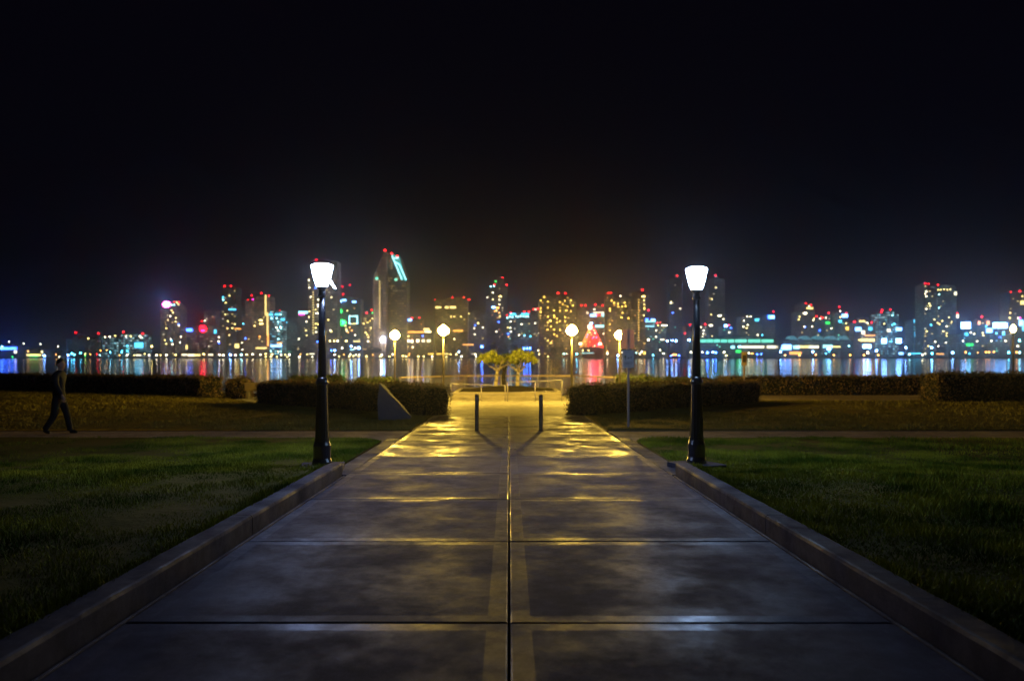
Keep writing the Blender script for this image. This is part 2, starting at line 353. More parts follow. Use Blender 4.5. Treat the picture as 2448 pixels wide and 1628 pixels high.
def blades(name, sgn, x0, x1, y0, topf, zf, dens, hgt, wid):
    n = int((x1-x0)*(topf(sgn*x1)-y0)*dens)
    X = RS.uniform(x0, x1, n)*sgn; T = np.array([topf(x) for x in X]); Y = y0 + (T-0.02-y0)*RS.uniform(0, 1, n)
    keep = []; H = np.empty(n); Z = np.empty(n)
    for i in range(n):
        k = noise.noise((X[i]*1.1, Y[i]*0.9, 1.3)) + 0.6*noise.noise((X[i]*3.1, Y[i]*2.6, 5.1))
        H[i] = hgt*(0.8 + 0.95*max(-.55, k)); Z[i] = zf(X[i], Y[i]) - 0.004
    a = RS.uniform(0, 2*np.pi, n); lean = RS.uniform(0.1, 0.9, n)*H; d = RS.uniform(0, 2*np.pi, n)
    H *= RS.uniform(.6, 1.3, n); W = wid*RS.uniform(.7, 1.3, n)
    B1 = np.stack([X - np.cos(a)*W, Y - np.sin(a)*W, Z], 1); B2 = np.stack([X + np.cos(a)*W, Y + np.sin(a)*W, Z], 1)
    Tp = np.stack([X + np.cos(d)*lean, Y + np.sin(d)*lean, Z + H], 1)
    V = np.stack([B1, B2, Tp], 1).reshape(-1, 3)
    return V
V = []; W_ = []
for sgn in (-1, 1):
    V.append(blades("b", sgn, 2.72, 8, 2.5, near_top, lawn_z, 1500, .055, .006))
    V.append(blades("b", sgn, 8, 16, 6, near_top, lawn_z, 330, .055, .010))
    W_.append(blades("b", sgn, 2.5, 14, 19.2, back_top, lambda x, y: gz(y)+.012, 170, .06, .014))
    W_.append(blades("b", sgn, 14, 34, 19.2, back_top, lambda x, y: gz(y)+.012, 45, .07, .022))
for sgn in (-1, 1):      # longer blades spilling over the kerb
    V.append(blades("b", sgn, 2.66, 2.80, 2.5, lambda x: 11.4, lambda x, y: gz(y)+.135, 2600, .07, .006))
for VV, m_, lab in ((V, 'blade', "short green grass blades on the lawns nearest the lamps"), (W_, 'warm_lit_blade', "olive brown grass blades beyond the cross walk, lamp glow in their colour")):
    VV = np.concatenate(VV).astype(np.float32); nt_ = len(VV)//3
    me = bpy.data.meshes.new("grass"); me.vertices.add(len(VV)); me.vertices.foreach_set("co", VV.ravel())
    me.loops.add(len(VV)); me.loops.foreach_set("vertex_index", np.arange(len(VV), dtype=np.int32))
    me.polygons.add(nt_); me.polygons.foreach_set("loop_start", np.arange(0, len(VV), 3, dtype=np.int32)); me.polygons.foreach_set("loop_total", np.full(nt_, 3, np.int32))
    me.materials.append(M[m_]); me.update()
    gr = bpy.data.objects.new("grass", me); COL.objects.link(gr); tag(gr, lab, "grass", kind='stuff')

# main path of concrete slabs: broomed centre, trowelled border, eased edges and open joints
JY = [0.33 + 2.235*k for k in range(-3, 12)]
def slab(mb, x0, x1, y0, y1, band=0.13, e=0.012, top=0.0, mi=0):
    def ring(i, dz, x0=x0, x1=x1, y0=y0, y1=y1):
        return [(x0+i, y0+i, gz(y0+i)+top+dz), (x1-i, y0+i, gz(y0+i)+top+dz), (x1-i, y1-i, gz(y1-i)+top+dz), (x0+i, y1-i, gz(y1-i)+top+dz)]
    vs = ring(0, -0.06) + ring(0, -0.012) + ring(e*.35, -0.003) + ring(e, 0.0) + ring(band, 0.0)
    fs = []; ms = []
    for k in range(4):
        for q in range(4): fs.append((k*4+q, k*4+(q+1) % 4, k*4+4+(q+1) % 4, k*4+4+q)); ms.append(mi+1)
    fs.append((16, 17, 18, 19)); ms.append(mi)
    o = len(mb.v); mb.v += vs; mb.f += [tuple(i+o for i in f) for f in fs]; mb.m += ms
path = MB(); G_ = 0.007
for k in range(len(JY)-1):
    y0, y1 = JY[k]+G_, JY[k+1]-G_
    dz = 0.0012*((k*7) % 3 - 1)
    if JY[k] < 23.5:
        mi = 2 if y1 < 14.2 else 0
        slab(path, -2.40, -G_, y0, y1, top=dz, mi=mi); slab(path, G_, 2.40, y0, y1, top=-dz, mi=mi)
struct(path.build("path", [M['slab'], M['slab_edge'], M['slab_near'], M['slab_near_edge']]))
# narrow edging strips between slab and kerb, and past the kerb end as far as the cross walk
ed = MB()
for sgn in (-1, 1):
    def sl(x0, x1, y0, y1, **k):
        a, c = sorted((sgn*x0, sgn*x1)); slab(ed, a, c, y0, y1, **k)
    sl(2.424, 2.456, -4, 11.35, band=0.012, e=0.01, top=-0.008)
    y = 11.4
    while y < 17.0:
        sl(2.415, 2.70, y, min(y+2.22, 17.1), band=0.05, top=-0.004); y += 2.235
    sl(2.415, 2.46, 19.2, 24.2, band=0.015, top=-0.004)
struct(ed.build("edging", [M['kerb'], M['kerb']]))
# kerbs
for sgn in (-1, 1):
    kb = MB()
    for y0, y1 in ((-4.0, 3.1), (3.115, 7.42), (7.435, 11.45)):
        ny = int((y1-y0)/0.07); prof = [(2.482, -.06), (2.480, .135), (2.490, .158), (2.506, .165), (2.665, .166), (2.684, .160), (2.69, .145), (2.69, -.06)]
        vs = []
        for j in range(ny+1):
            y = y0 + (y1-y0)*j/ny
            for q, (x, z) in enumerate(prof):
                t_ = noise.noise((x*9*sgn, y*2.3, z*9))*.003 + (noise.noise((sgn*5, y*9, 2))*.004 if 1 < q < 4 else 0)
                vs.append((sgn*(x+t_), y, gz(y)+z+t_))
        m_ = len(prof); fs = [(j*m_+q, j*m_+q+1, (j+1)*m_+q+1, (j+1)*m_+q) for j in range(ny) for q in range(m_-1)]
        if sgn > 0: fs = [f[::-1] for f in fs]
        fs += [tuple(range(m_)), tuple(range(ny*m_, ny*m_+m_))]
        kb.add(vs, fs)
    struct(kb.build("kerb", M['kerb'], smooth=False))
# cross walk
cw = MB()
for sgn in (-1, 1):
    x = 2.47
    while x < 60:
        a, c = sorted((sgn*x, sgn*(x+1.9))); slab(cw, a, c, 17.13, 19.14, band=0.06, e=0.01, top=-0.004); x += 1.915
    # flared corner
    pts = [(2.705, 16.15)] + [(2.71+0.9-0.9*math.cos(t), 16.22+0.9*math.sin(t)) for t in [R(d) for d in range(0, 91, 10)]] + [(2.705, 17.12)]
    pts = [(sgn*x_, y_) for x_, y_ in pts]
    if sgn > 0: pts = pts[::-1]
    cw.prism(pts, lambda x, y: gz(y)-.06, lambda x, y: gz(y)-.006)
struct(cw.build("cross_walk", [M['walk'], M['walk']]))
# plaza and promenade paving
pz = MB()
pz.prism([(-2.42, JY[-1]-2.235+.01), (2.42, JY[-1]-2.235+.01), (2.6, 25.2), (11.3, 34.2), (11.3, 43.0), (6.6, 43.0), (-6.6, 43.0), (-13.5, 43.0), (-13.5, 37.6), (-11.3, 34.2), (-2.6, 25.2)],
         lambda x, y: gz(y)-.066, lambda x, y: gz(y)-.002)
struct(pz.build("plaza", M['plaza']))
pm = MB(); pm.prism([(11.31, 36.3), (90, 36.3), (90, 42.9), (11.31, 42.9)], lambda x, y: gz(y)-.066, lambda x, y: gz(y)-.004)
struct(pm.build("promenade", M['walk']))

# ------------------------------------------------------------------ park lamps
def lantern_lamp(px, Y, base_py, top_py, label, glass, rz):
    x = at(px, Y); z0 = zat(base_py, Y); H = (base_py - top_py)*Y/F
    t = empty("street_lamp", (x, Y, z0), label, "street lamp", None, rz)
    # pad
    MB().box(-.33, .33, -.33, .33, -.16, -.005).build("pad", M['kerb'], t, bevel=.01)
    MB().lathe([(.155, 0), (.155, .05), (.135, .10), (.135, .30), (.115, .36), (.112, .42)], n=24, flute=.0).build("base", M['iron'], t, smooth=False)
    MB().lathe([(.108, .42), (.098, .75), (.088, 1.08), (.082, 1.24)], n=24, flute=.07).build("shaft", M['iron'], t)
    MB().lathe([(.082, 1.24), (.098, 1.26), (.1, 1.29), (.085, 1.32), (.075, 1.36)], n=20).build("collar", M['iron'], t, smooth=True)
    hl = H - .36
    MB().lathe([(.064, 1.36), (.056, 2.0), (.046, hl-.16)], n=20).build("pole", M['iron'], t, smooth=True)
    d = MB().box(-.035, .035, -.125, -.1, .48, .72); d.build("access_door", M['iron'], t, bevel=.004)
    hd = MB().lathe([(.052, hl-.16), (.068, hl-.14), (.05, hl-.1), (.05, hl-.05), (.085, hl-.02), (.09, hl)], n=20).build("neck", M['iron'], t, smooth=True)
    MB().lathe([(.084, hl+.002), (.125, hl+.12), (.168, hl+.31), (.170, hl+.325), (.12, hl+.35), (.03, hl+.36)], n=8).build("lantern_glass", glass, t)
    fr = MB()
    for i in range(8):
        a = 2*math.pi*i/8
        fr.tube((.088*math.cos(a), .088*math.sin(a), hl), (.172*math.cos(a), .172*math.sin(a), hl+.315), .0035, n=4)
    fr.build("lantern_frame", M['iron'], t)
    return t, hl
ll, hl = lantern_lamp(770, 12.0, 1110, 630, "left black street lamp with white lantern and a small bright sliver at its lower right", M['white_lamp'], R(9))
# small tilted glowing sliver at the lower right of the left lantern
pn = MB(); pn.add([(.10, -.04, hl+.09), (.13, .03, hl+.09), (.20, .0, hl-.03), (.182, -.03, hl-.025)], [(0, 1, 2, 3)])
po = pn.build("glowing_sliver", M['white_lamp'], ll); sd = po.modifiers.new("thick", 'SOLIDIFY'); sd.thickness = .012
rl, _ = lantern_lamp(1665, 12.15, 1106, 638, "right black street lamp with white lantern beside the sign post side", M['white_lamp_green'], R(22.5))
rl["label"] = "right black street lamp with tapering white lantern on an intact head"

def globe_lamp(px, Y, head_py, label, group=None, name="globe_lamp", zb=None, s=1.0):
    x = at(px, Y); z0 = gz(Y); hz = zat(head_py, Y) - z0
    t = empty(name, (x, Y, z0), label, "lamp post", group)
    MB().lathe([(.11, 0), (.11, .08), (.075, .14), (.06, .30), (.05, .36)], n=14).build("base", M['pole'], t)
    MB().lathe([(.046, .36), (.040, hz-.30)], n=14).build("pole", M['pole'], t, smooth=True)
    MB().lathe([(.04, hz-.30), (.07, hz-.27), (.05, hz-.24), (.095, hz-.2), (.1, hz-.18)], n=14).build("fitter", M['pole'], t)
    MB().lathe([(.085*s, hz-.178), (.20*s, hz-.09), (.235*s, hz+.0), (.205*s, hz+.10), (.11*s, hz+.19), (.03*s, hz+.25)], n=10).build("globe", M['sodium'], t)
    MB().lathe([(.02, hz+.25), (.028, hz+.27), (.008, hz+.31)], n=8).build("finial", M['pole'], t)
    return t
globe_lamp(944, 38.5, 802, "golden globe lamp furthest left, behind the left hedge and rock")
globe_lamp(1060, 33.5, 791, "golden globe lamp on the left of the small trees, nearer the path")
globe_lamp(1367, 33.5, 791, "golden globe lamp on the right of the small trees, nearer the path")
globe_lamp(1481, 38.5, 802, "golden globe lamp close to the left edge of the pale signs")
globe_lamp(2422, 44.2, 787, "small golden globe lamp by the right edge of the photo", s=.55)

# ------------------------------------------------------------------ bollards
def bollard(px, label):
    Y = 19.05; t = empty("bollard", (at(px, Y), Y, gz(Y)), label, "bollard", "brown bollards on the path")
    MB().lathe([(.05, 0), (.05, .875), (.047, .895), (.035, .905)], n=20).build("post", M['bollard'], t, smooth=False)
    MB().lathe([(.075, 0), (.075, .008), (.052, .012)], n=20).build("flange", M['bollard'], t)
    for h in (.78, .82): MB().lathe([(.0515, h), (.0515, h+.014)], n=20).build("band", M['steel'], t)
bollard(1140, "left of the two slim brown bollards on the path"); bollard(1293, "right of the two slim brown bollards on the path")

# ------------------------------------------------------------------ sign post
Y = 19.6; t = empty("sign_post", (at(1502, Y), Y, gz(Y)), "slim post with a pale blank sign above a blue grey sign", "sign")
zt = zat(786, Y) - gz(Y)
MB().box(-.028, .028, -.02, .02, -.05, zt).build("post", M['steel'], t, bevel=.004)
def rsign(name, x0, x1, z0, z1, m):
    r = .03; pts = []
    for cx_, cz_, a0 in ((x1-r, z0+r, -90), (x1-r, z1-r, 0), (x0+r, z1-r, 90), (x0+r, z0+r, 180)):
        for a in range(0, 91, 30): pts.append((cx_+r*math.cos(R(a0+a)), cz_+r*math.sin(R(a0+a))))
    k = len(pts); mb = MB(); mb.add([(x, -.032, z) for x, z in pts] + [(x, -.024, z) for x, z in pts],
        [tuple(range(k)), tuple(range(k, 2*k))[::-1]] + [(i, k+i, k+(i+1) % k, (i+1) % k) for i in range(k)])
    return mb.build(name, m, t)
sx = lambda p: (p-1502)*Y/F; sz = lambda p: zat(p, Y)-gz(Y)
up = rsign("sign_panel", sx(1484), sx(1515.5), sz(834), sz(788), M['sign_pale']); up["label"] = "upper pale blank sign panel"
lo = rsign("sign_panel", sx(1487), sx(1515.5), sz(879), sz(837), M['sign']); lo["label"] = "lower blue grey sign panel with small dark marks"
ic = MB()   # leafy green mark at the upper left
for a, r_ in ((100, .045), (60, .04), (140, .04), (20, .028), (180, .03)):
    ic.tube((sx(1494.5), -.0345, sz(855)), (sx(1494.5)+r_*math.cos(R(a)), -.0345, sz(855)+r_*1.6*math.sin(R(a))), .004, .0065, n=5)
ic.tube((sx(1494.5), -.0345, sz(861)), (sx(1495), -.0345, sz(853)), .005, n=5); ic.build("sign_mark", M['ink_green'], lo)
ik = MB()
strokes = [((1501, 858), (1502, 853)), ((1502, 853), (1503, 858)), ((1504.2, 858), (1504.5, 854)), ((1504.5, 854), (1506, 856)), ((1506, 856), (1507.3, 852.5)), ((1507.3, 852.5), (1507.6, 857.5)),
           ((1509, 857.5), (1509.2, 852.5)), ((1509.2, 852.5), (1511, 852)), ((1509.2, 855), (1510.6, 854.6)), ((1499.5, 858.6), (1500, 854))]
for (a, b_), (c, d) in strokes: ik.tube((sx(a), -.0345, sz(b_)), (sx(c), -.0345, sz(d)), .0035, n=4)
ik.build("sign_lettering", M['ink'], lo)
for q, (z_a, z_b) in enumerate(((866, 867), (870, 871), (874, 874.7))):
    MB().box(sx(1490+q), sx(1512-2*q), -.0352, -.0325, sz(z_b), sz(z_a)).build("text_line", M['ink'], lo)
for zb in (792, 830, 841, 875): MB().tube((0, -.036, sz(zb)), (0, .024, sz(zb)), .008, n=8).build("bolt", M['steel'], t)

# ------------------------------------------------------------------ monument boulder
Y = 22.8
bx0, bx1 = at(903, Y), at(982, Y); zb = gz(Y)+.01
bm = bmesh.new()
prof = [(904, 1006), (902.5, 975), (905, 940), (908, 917), (911, 918), (930, 940), (955, 967), (972, 985), (982, 996), (978, 1008), (940, 1009)]
pv = []
for dy, sc_ in ((-.02, 1), (.28, .97), (.5, .9)):
    row = []
    for px, py in prof:
        cx_, cy_ = 935, 980
        qx, qy = cx_+(px-cx_)*sc_, cy_+(py-cy_)*sc_
        if qy > 1004: qy = 1010
        row.append(bm.verts.new((at(qx, Y), Y+dy, zat(qy, Y))))
    pv.append(row)
k = len(prof)
bm.faces.new(pv[0][::-1]); bm.faces.new(pv[-1])
for a, c in ((0, 1), (1, 2)):
    for i in range(k): bm.faces.new((pv[a][i], pv[a][(i+1) % k], pv[c][(i+1) % k], pv[c][i]))
bmesh.ops.triangulate(bm, faces=bm.faces); bmesh.ops.subdivide_edges(bm, edges=bm.edges, cuts=3, use_grid_fill=True)
for v in bm.verts:
    q = noise.noise_vector(v.co*5)*.02 + noise.noise_vector(v.co*1.8)*.03; v.co += q
bmesh.ops.recalc_face_normals(bm, faces=bm.faces)
me = bpy.data.meshes.new("boulder"); bm.to_mesh(me); bm.free(); me.materials.append(M['rock'])
o = bpy.data.objects.new("boulder", me); COL.objects.link(o); tag(o, "tall wedge shaped granite boulder in front of the left hedge", "boulder")

# ------------------------------------------------------------------ hedges and shrubs
def rbox(p, half, r):
    c = Vector([max(-h+r, min(h-r, q)) for q, h in zip(p, half)]); d = p - c
    return c, (d.normalized() if d.length > 1e-6 else Vector((0, 0, 1)))
def hedge(name, A, B, wid, hgt, label, cat="hedge", group=None, dens=650, leaf=.034, r=.22, m=None, lump=.075):
    A, B = Vector(A), Vector(B); L = (B-A).length; ang = math.atan2(B.y-A.y, B.x-A.x)
    mid = (A+B)/2; z = gz(mid.y)
    t = empty(name, (mid.x, mid.y, z), label, cat, group, ang)
    half = (L/2, wid/2, hgt/2+.2); r = min(r, wid/2-.01, hgt/2-.01)
    slope = -SL*(B.y-A.y)/max(L, .01)
    def surf(p, off):
        c, d = rbox(p, half, r)
        ln = noise.noise(Vector((p.x*1.3+mid.x, p.y*1.3, p.z*1.3)))*lump*1.6 + noise.noise(Vector((p.x*4, p.y*4+mid.y, p.z*4)))*lump
        q = c + d*(r + off + ln); return Vector((q.x, q.y, max(-.05, q.z+hgt/2-.2) + slope*q.x)), d
    # twiggy core
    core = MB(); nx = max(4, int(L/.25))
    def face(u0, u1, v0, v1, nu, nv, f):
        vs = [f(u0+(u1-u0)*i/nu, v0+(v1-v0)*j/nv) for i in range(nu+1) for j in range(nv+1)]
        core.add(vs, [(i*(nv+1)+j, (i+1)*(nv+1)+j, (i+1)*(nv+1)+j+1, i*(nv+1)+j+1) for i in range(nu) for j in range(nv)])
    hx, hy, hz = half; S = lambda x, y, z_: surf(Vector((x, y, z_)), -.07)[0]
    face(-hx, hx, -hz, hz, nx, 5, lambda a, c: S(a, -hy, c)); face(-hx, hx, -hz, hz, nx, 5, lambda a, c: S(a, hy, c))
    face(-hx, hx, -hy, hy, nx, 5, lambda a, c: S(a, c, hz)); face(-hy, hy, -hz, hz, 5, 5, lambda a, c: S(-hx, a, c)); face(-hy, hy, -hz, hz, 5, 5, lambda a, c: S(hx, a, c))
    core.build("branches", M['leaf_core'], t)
    areas = [(L*hgt, 0), (L*hgt, 1), (L*wid, 2), (wid*hgt, 3), (wid*hgt, 4)]
    P = []; N = []
    for ar, k in areas:
        for _ in range(int(ar*dens)):
            u, v = random.uniform(-1, 1), random.uniform(-1, 1)
            p = Vector({0: (u*hx, -hy, v*hz), 1: (u*hx, hy, v*hz), 2: (u*hx, v*hy, hz), 3: (-hx, u*hy, v*hz), 4: (hx, u*hy, v*hz)}[k])
            q, d = surf(p, random.uniform(-.07, .05) if random.random() < .93 else random.uniform(.05, .16)); P.append(q); N.append(d)
    quads("foliage", np.array([tuple(p) for p in P]), leaf, leaf*.6, m or M['leaf'], t, normals=np.array([tuple(d) for d in N]))
    return t
hedge("hedge", (-10.5, 33.4, 0), (-2.35, 25.2, 0), 1.3, .98, "clipped hedge behind the boulder, left of the path", dens=520)
hedge("hedge", (2.3, 25.3, 0), (10.8, 34.6, 0), 1.3, .98, "clipped hedge behind the sign post, right of the path", dens=520)
hedge("hedge", (-38, 55.5, 0), (-15.9, 41.2, 0), 1.6, 1.05, "long dark hedge at the far left beyond the lawn", dens=200, leaf=.055)
hedge("hedge", (12.0, 44.0, 0), (33.0, 44.0, 0), 1.3, 1.05, "long low hedge beyond the tan walk on the right", dens=220, leaf=.05)
hedge("hedge", (19.3, 35.4, 0), (34.0, 35.9, 0), 1.6, 1.28, "tall dark hedge at the right edge of the lawn", dens=240, leaf=.05)
hedge("shrub", (-14.4, 39.1, 0), (-13.1, 39.1, 0), 1.1, 1.02, "rounded dark shrub between the bench and the far left hedge", "shrub", dens=420, leaf=.045, r=.4, lump=.09)
hedge("shrub", (-12.6, 43.8, 0), (-9.4, 43.8, 0), 1.0, 1.08, "low loose green shrub behind the bench by the water", "shrub", dens=380, leaf=.05, r=.4, m=M['shrub'], lump=.14)
hedge("shrub", (-8.1, 41.5, 0), (-5.9, 40.4, 0), 1.0, 1.02, "loose green shrub where the left end of the railing starts", "shrub", dens=380, leaf=.05, r=.4, m=M['shrub'], lump=.14)
hedge("shrub", (5.6, 40.0, 0), (7.8, 41.0, 0), 1.0, 1.12, "loose green shrub behind the sign post where the railing ends", "shrub", dens=380, leaf=.05, r=.4, m=M['shrub'], lump=.14)
hedge("shrub", (7.9, 42.3, 0), (11.5, 43.6, 0), 1.0, .98, "low wide shrub behind the right hedge by the water", "shrub", dens=300, leaf=.05, r=.35, m=M['shrub'], lump=.12)

# ------------------------------------------------------------------ bench
Y = 38.0; t = empty("bench", (at(612, Y), Y, gz(Y)), "tan concrete bench between the left shrub and the clipped hedge", "bench")
MB().box(-.55, .55, -.06, .04, .42, .80).build("backrest", M['tan'], t, bevel=.02)
MB().box(-.55, .55, .05, .5, .40, .46).build("seat", M['tan'], t, bevel=.015)
for x in (-.42, .42): MB().box(x-.06, x+.06, .0, .45, -.02, .398).build("leg", M['planter'], t, bevel=.01)

# ------------------------------------------------------------------ planter, small trees
Y0 = 36.4
t = empty("planter", (0, Y0, gz(Y0)), "low concrete planter below the two small trees", "planter")
MB().box(at(1081, Y0), at(1350, Y0), .0, .34, -.05, .17).build("seat_step", M['planter'], t, bevel=.02)
pl = MB().prism([(-2.68, .345), (2.5, .345), (2.6, 5.0), (1.6, 6.1), (-1.8, 6.1), (-2.7, 5.0)], -.15, .36); pl.build("wall", M['planter'], t, bevel=.02)
so = MB(); vs = []; ns = 14
for i in range(ns+1):
    for j in range(ns+1):
        u, v = i/ns, j/ns; vs.append((-2.45+4.75*u, .62+4.2*v, .363 + .22*math.sin(math.pi*u)*math.sin(math.pi*min(1, v*1.1)) + .03*noise.noise((u*9, v*9, 0))))
so.add(vs, [(i*(ns+1)+j, (i+1)*(ns+1)+j, (i+1)*(ns+1)+j+1, i*(ns+1)+j+1) for i in range(ns) for j in range(ns)]); so.build("soil", M['dirt'], t, smooth=True)

def curve_limb(mb, pts, r0, r1, n=8):
    k = len(pts)-1
    for i in range(k):
        a = r0+(r1-r0)*i/k; c = r0+(r1-r0)*(i+1)/k; mb.tube(pts[i], pts[i+1], a, c, n)
def small_tree(Y, base, trunk_pts, limbs, crown, label, leaves=2600, bark='bark', leafm='crown', rt=.085):
    P = lambda px, py, dy=0: Vector((at(px, Y)-at(base[0], Y), dy, zat(py, Y)-zat(base[1], Y)))
    t = empty("small_tree", (at(base[0], Y), Y, zat(base[1], Y)), label, "tree")
    mb = MB(); tp = [P(*base)+Vector((0, 0, -.12))] + [P(*q) for q in trunk_pts]
    curve_limb(mb, tp, rt*1.25, rt*.8, 12)
    mb.build("trunk", M[bark], t, smooth=True)
    for lp in limbs:
        lb = MB(); pts = [tp[-1]-Vector((0, 0, .05))] + [P(q[0], q[1], q[2] if len(q) > 2 else 0) for q in lp]
        curve_limb(lb, pts, rt*.62, rt*.25, 8); tip = pts[-1]
        for _ in range(3): lb.tube(tip, tip+Vector((random.uniform(-.25, .25), random.uniform(-.3, .3), random.uniform(.05, .25))), rt*.22, rt*.1, 5)
        lb.build("limb", M[bark], t, smooth=True)
    x0, x1, y0, y1 = crown; c = P((x0+x1)/2, (y0+y1)/2); hx = (x1-x0)/2*Y/F; hz = (y1-y0)/2*Y/F
    cl = []
    for _ in range(46):
        while 1:
            q = RS.uniform(-1, 1, 3)
            if np.linalg.norm(q) < 1 and not (q[2] < -.35 and np.hypot(q[0], q[1]) < .45): break
        cl.append((c.x+q[0]*hx*.9, q[1]*hx*.85, c.z+hz*(.15+q[2]*.7-.55*(q[0]**2+q[1]**2)*.9), RS.uniform(.10, .19)))
    Pp = []
    for _ in range(leaves):
        a = cl[RS.randint(len(cl))]; d = RS.normal(size=3); d /= np.linalg.norm(d); d *= RS.uniform(.3, 1)**.5*a[3]
        Pp.append((a[0]+d[0], a[1]+d[1], a[2]+d[2]*.9))
    quads("crown", np.array(Pp), .06, .028, M[leafm], t)
    return t
small_tree(39.4, (1183, 929), [(1186, 912), (1188, 898), (1190, 886)],
           [[(1180, 880), (1170, 876), (1163, 868)], [(1187, 878, .1), (1182, 870, .3)], [(1200, 878), (1212, 872), (1222, 866, .2)], [(1196, 876, -.3), (1200, 865, -.5)]],
           (1140, 1209, 838, 873), "left one of the two small umbrella shaped trees in the planter")
small_tree(39.4, (1237, 930), [(1237, 912), (1238, 898), (1239, 888)],
           [[(1228, 880), (1219, 874), (1210, 866)], [(1236, 878, .1), (1231, 866, .3)], [(1250, 882), (1256, 872), (1262, 864, .2)], [(1243, 874, -.3), (1246, 864, -.4)]],
           (1203, 1291, 834, 874), "right one of the two small umbrella shaped trees in the planter", leaves=3000)
small_tree(41.8, (1207, 929), [(1203, 905), (1206, 885)], [[(1200, 874), (1190, 866)], [(1212, 872), (1226, 864)]],
           (1172, 1262, 846, 872), "dark small tree hidden behind the two pale trunked trees", leaves=1500, bark='dark_bark', leafm='shrub', rt=.11)  # tree stands in shade; that shade is put into the dark bark

# ------------------------------------------------------------------ handrails in front of the planter
def handrail(pts, mid, label):
    """pts: list of (px, Y, top_py, base_py)"""
    W = [Vector((at(p, y), y, zat(tp, y))) for p, y, tp, bp in pts]; B = [Vector((at(p, y), y, zat(bp, y))) for p, y, tp, bp in pts]
    o = empty("handrail", B[0], label, "handrail"); off = B[0]
    tr = MB()
    for a, c in zip(W, W[1:]): tr.tube(a-off, c-off, .021, n=10)
    tr.build("top_rail", M['steel'], o, smooth=True)
    mr = MB()
    for a, c, e, f in zip(W, W[1:], B, B[1:]): mr.tube(a.lerp(e, mid)-off, c.lerp(f, mid)-off, .015, n=8)
    mr.build("mid_rail", M['steel'], o, smooth=True)
    for a, c in zip(W, B): MB().tube(c-off-Vector((0, 0, .04)), a-off, .021, n=10).build("post", M['steel'], o, smooth=True)
handrail([(1207.5, 35.0, 921.5, 960), (1150.5, 35.4, 920, 959), (1078, 35.9, 918, 957.5)], .56, "steel handrail on the left side of the plaza centre, lower one")
handrail([(1213.5, 35.0, 914.5, 960), (1279.5, 35.4, 911.5, 959), (1343.5, 35.8, 908.5, 958)], .52, "steel handrail on the right side of the plaza centre, rising one")

# ------------------------------------------------------------------ waterfront railing
t = empty("railing", (0, 42.6, gz(42.6)), "timber capped picket railing along the water behind the small trees", "railing")
zc = lambda y: gz(y) + 1.05
RP = [(-5.15, 36.4), (-4.0, 39.2), (-2.45, 42.4), (-.45, 42.6), (1.6, 42.6), (3.55, 42.4), (4.5, 39.0), (5.0, 36.4)]
O = Vector((0, 42.6, gz(42.6)))
for (xa, ya), (xb, yb) in zip(RP, RP[1:]):
    a, c = Vector((xa, ya, zc(ya))), Vector((xb, yb, zc(yb))); d = (c-a); ln = d.length; nrm = Vector((-d.y, d.x, 0)).normalized()
    cap = MB(); vs = []
    for q in (a, c):
        for s_, h in ((-.08, 0), (.08, 0), (.08, .065), (-.08, .065)): vs.append(q + nrm*s_ + Vector((0, 0, h)) - O)
    cap.add(vs, [(0, 1, 2, 3), (7, 6, 5, 4), (0, 4, 5, 1), (1, 5, 6, 2), (2, 6, 7, 3), (3, 7, 4, 0)]); cap.build("cap_rail", M['timber'], t)
    br = MB(); br.tube(a-O-Vector((0, 0, .93)), c-O-Vector((0, 0, .93)), .014, n=6); br.build("bottom_rail", M['steel'], t)
    pk = MB(); kk = int(ln/.14)
    for i in range(1, kk):
        p = a.lerp(c, i/kk)-O; pk.tube(p-Vector((0, 0, .93)), p-Vector((0, 0, .002)), .008, n=4)
    pk.build("pickets", M['steel'], t)
for xa, ya in RP: MB().box(xa-.03, xa+.03, ya-O.y-.03, ya-O.y+.03, zc(ya)-O.z-1.09, zc(ya)-O.z-.003).build("post", M['steel'], t)

# ------------------------------------------------------------------ tan post box by the water on the right
Y = 43.2; t = empty("marker_post", (at(1779, Y), Y, gz(Y)), "narrow tan marker board on a post by the water, right of the right street lamp", "marker post")
zz = lambda p: zat(p, Y)-gz(Y)
MB().box(-.14, .14, -.05, .05, zz(874), zz(843)).build("board", M['tan'], t, bevel=.01)
MB().box(-.16, .16, -.07, .07, zz(843)+.002, zz(841)).build("cap", M['tan'], t)
MB().box(-.05, .05, -.03, .03, -.05, zz(874)-.002).build("post", M['timber'], t)
MB().box(-.10, .10, -.055, -.0515, zz(866), zz(849)).build("plate", M['pole'], t)

# ------------------------------------------------------------------ person walking on the cross walk
def skin_obj(name, chains, parent, m, sub=2):
    """chains: lists of (x, y, z, r); the first vertex of a later chain may be ('j', index) to join"""
    vs = []; rs = []; es = []
    for ch in chains:
        prev = None
        for q in ch:
            if q[0] == 'j': prev = q[1]; continue
            vs.append(q[:3]); rs.append(q[3]); k = len(vs)-1
            if prev is not None: es.append((prev, k))
            prev = k
    me = bpy.data.meshes.new(name); me.from_pydata(vs, es, []); me.materials.append(m)
    o = bpy.data.objects.new(name, me); COL.objects.link(o); o.parent = parent
    s_ = o.modifiers.new("skin", 'SKIN'); s_.use_smooth_shade = True
    for i, r_ in enumerate(rs): me.skin_vertices[0].data[i].radius = (r_ if not isinstance(r_, tuple) else r_[0], r_ if not isinstance(r_, tuple) else r_[1])
    me.skin_vertices[0].data[0].use_root = True
    ss = o.modifiers.new("sub", 'SUBSURF'); ss.levels = sub; ss.render_levels = sub
    return o
Y = 18.3; pz_ = gz(Y)
pr = empty("person", (at(141, Y), Y, pz_), "person in dark clothes mid stride on the cross walk at the far left", "person")
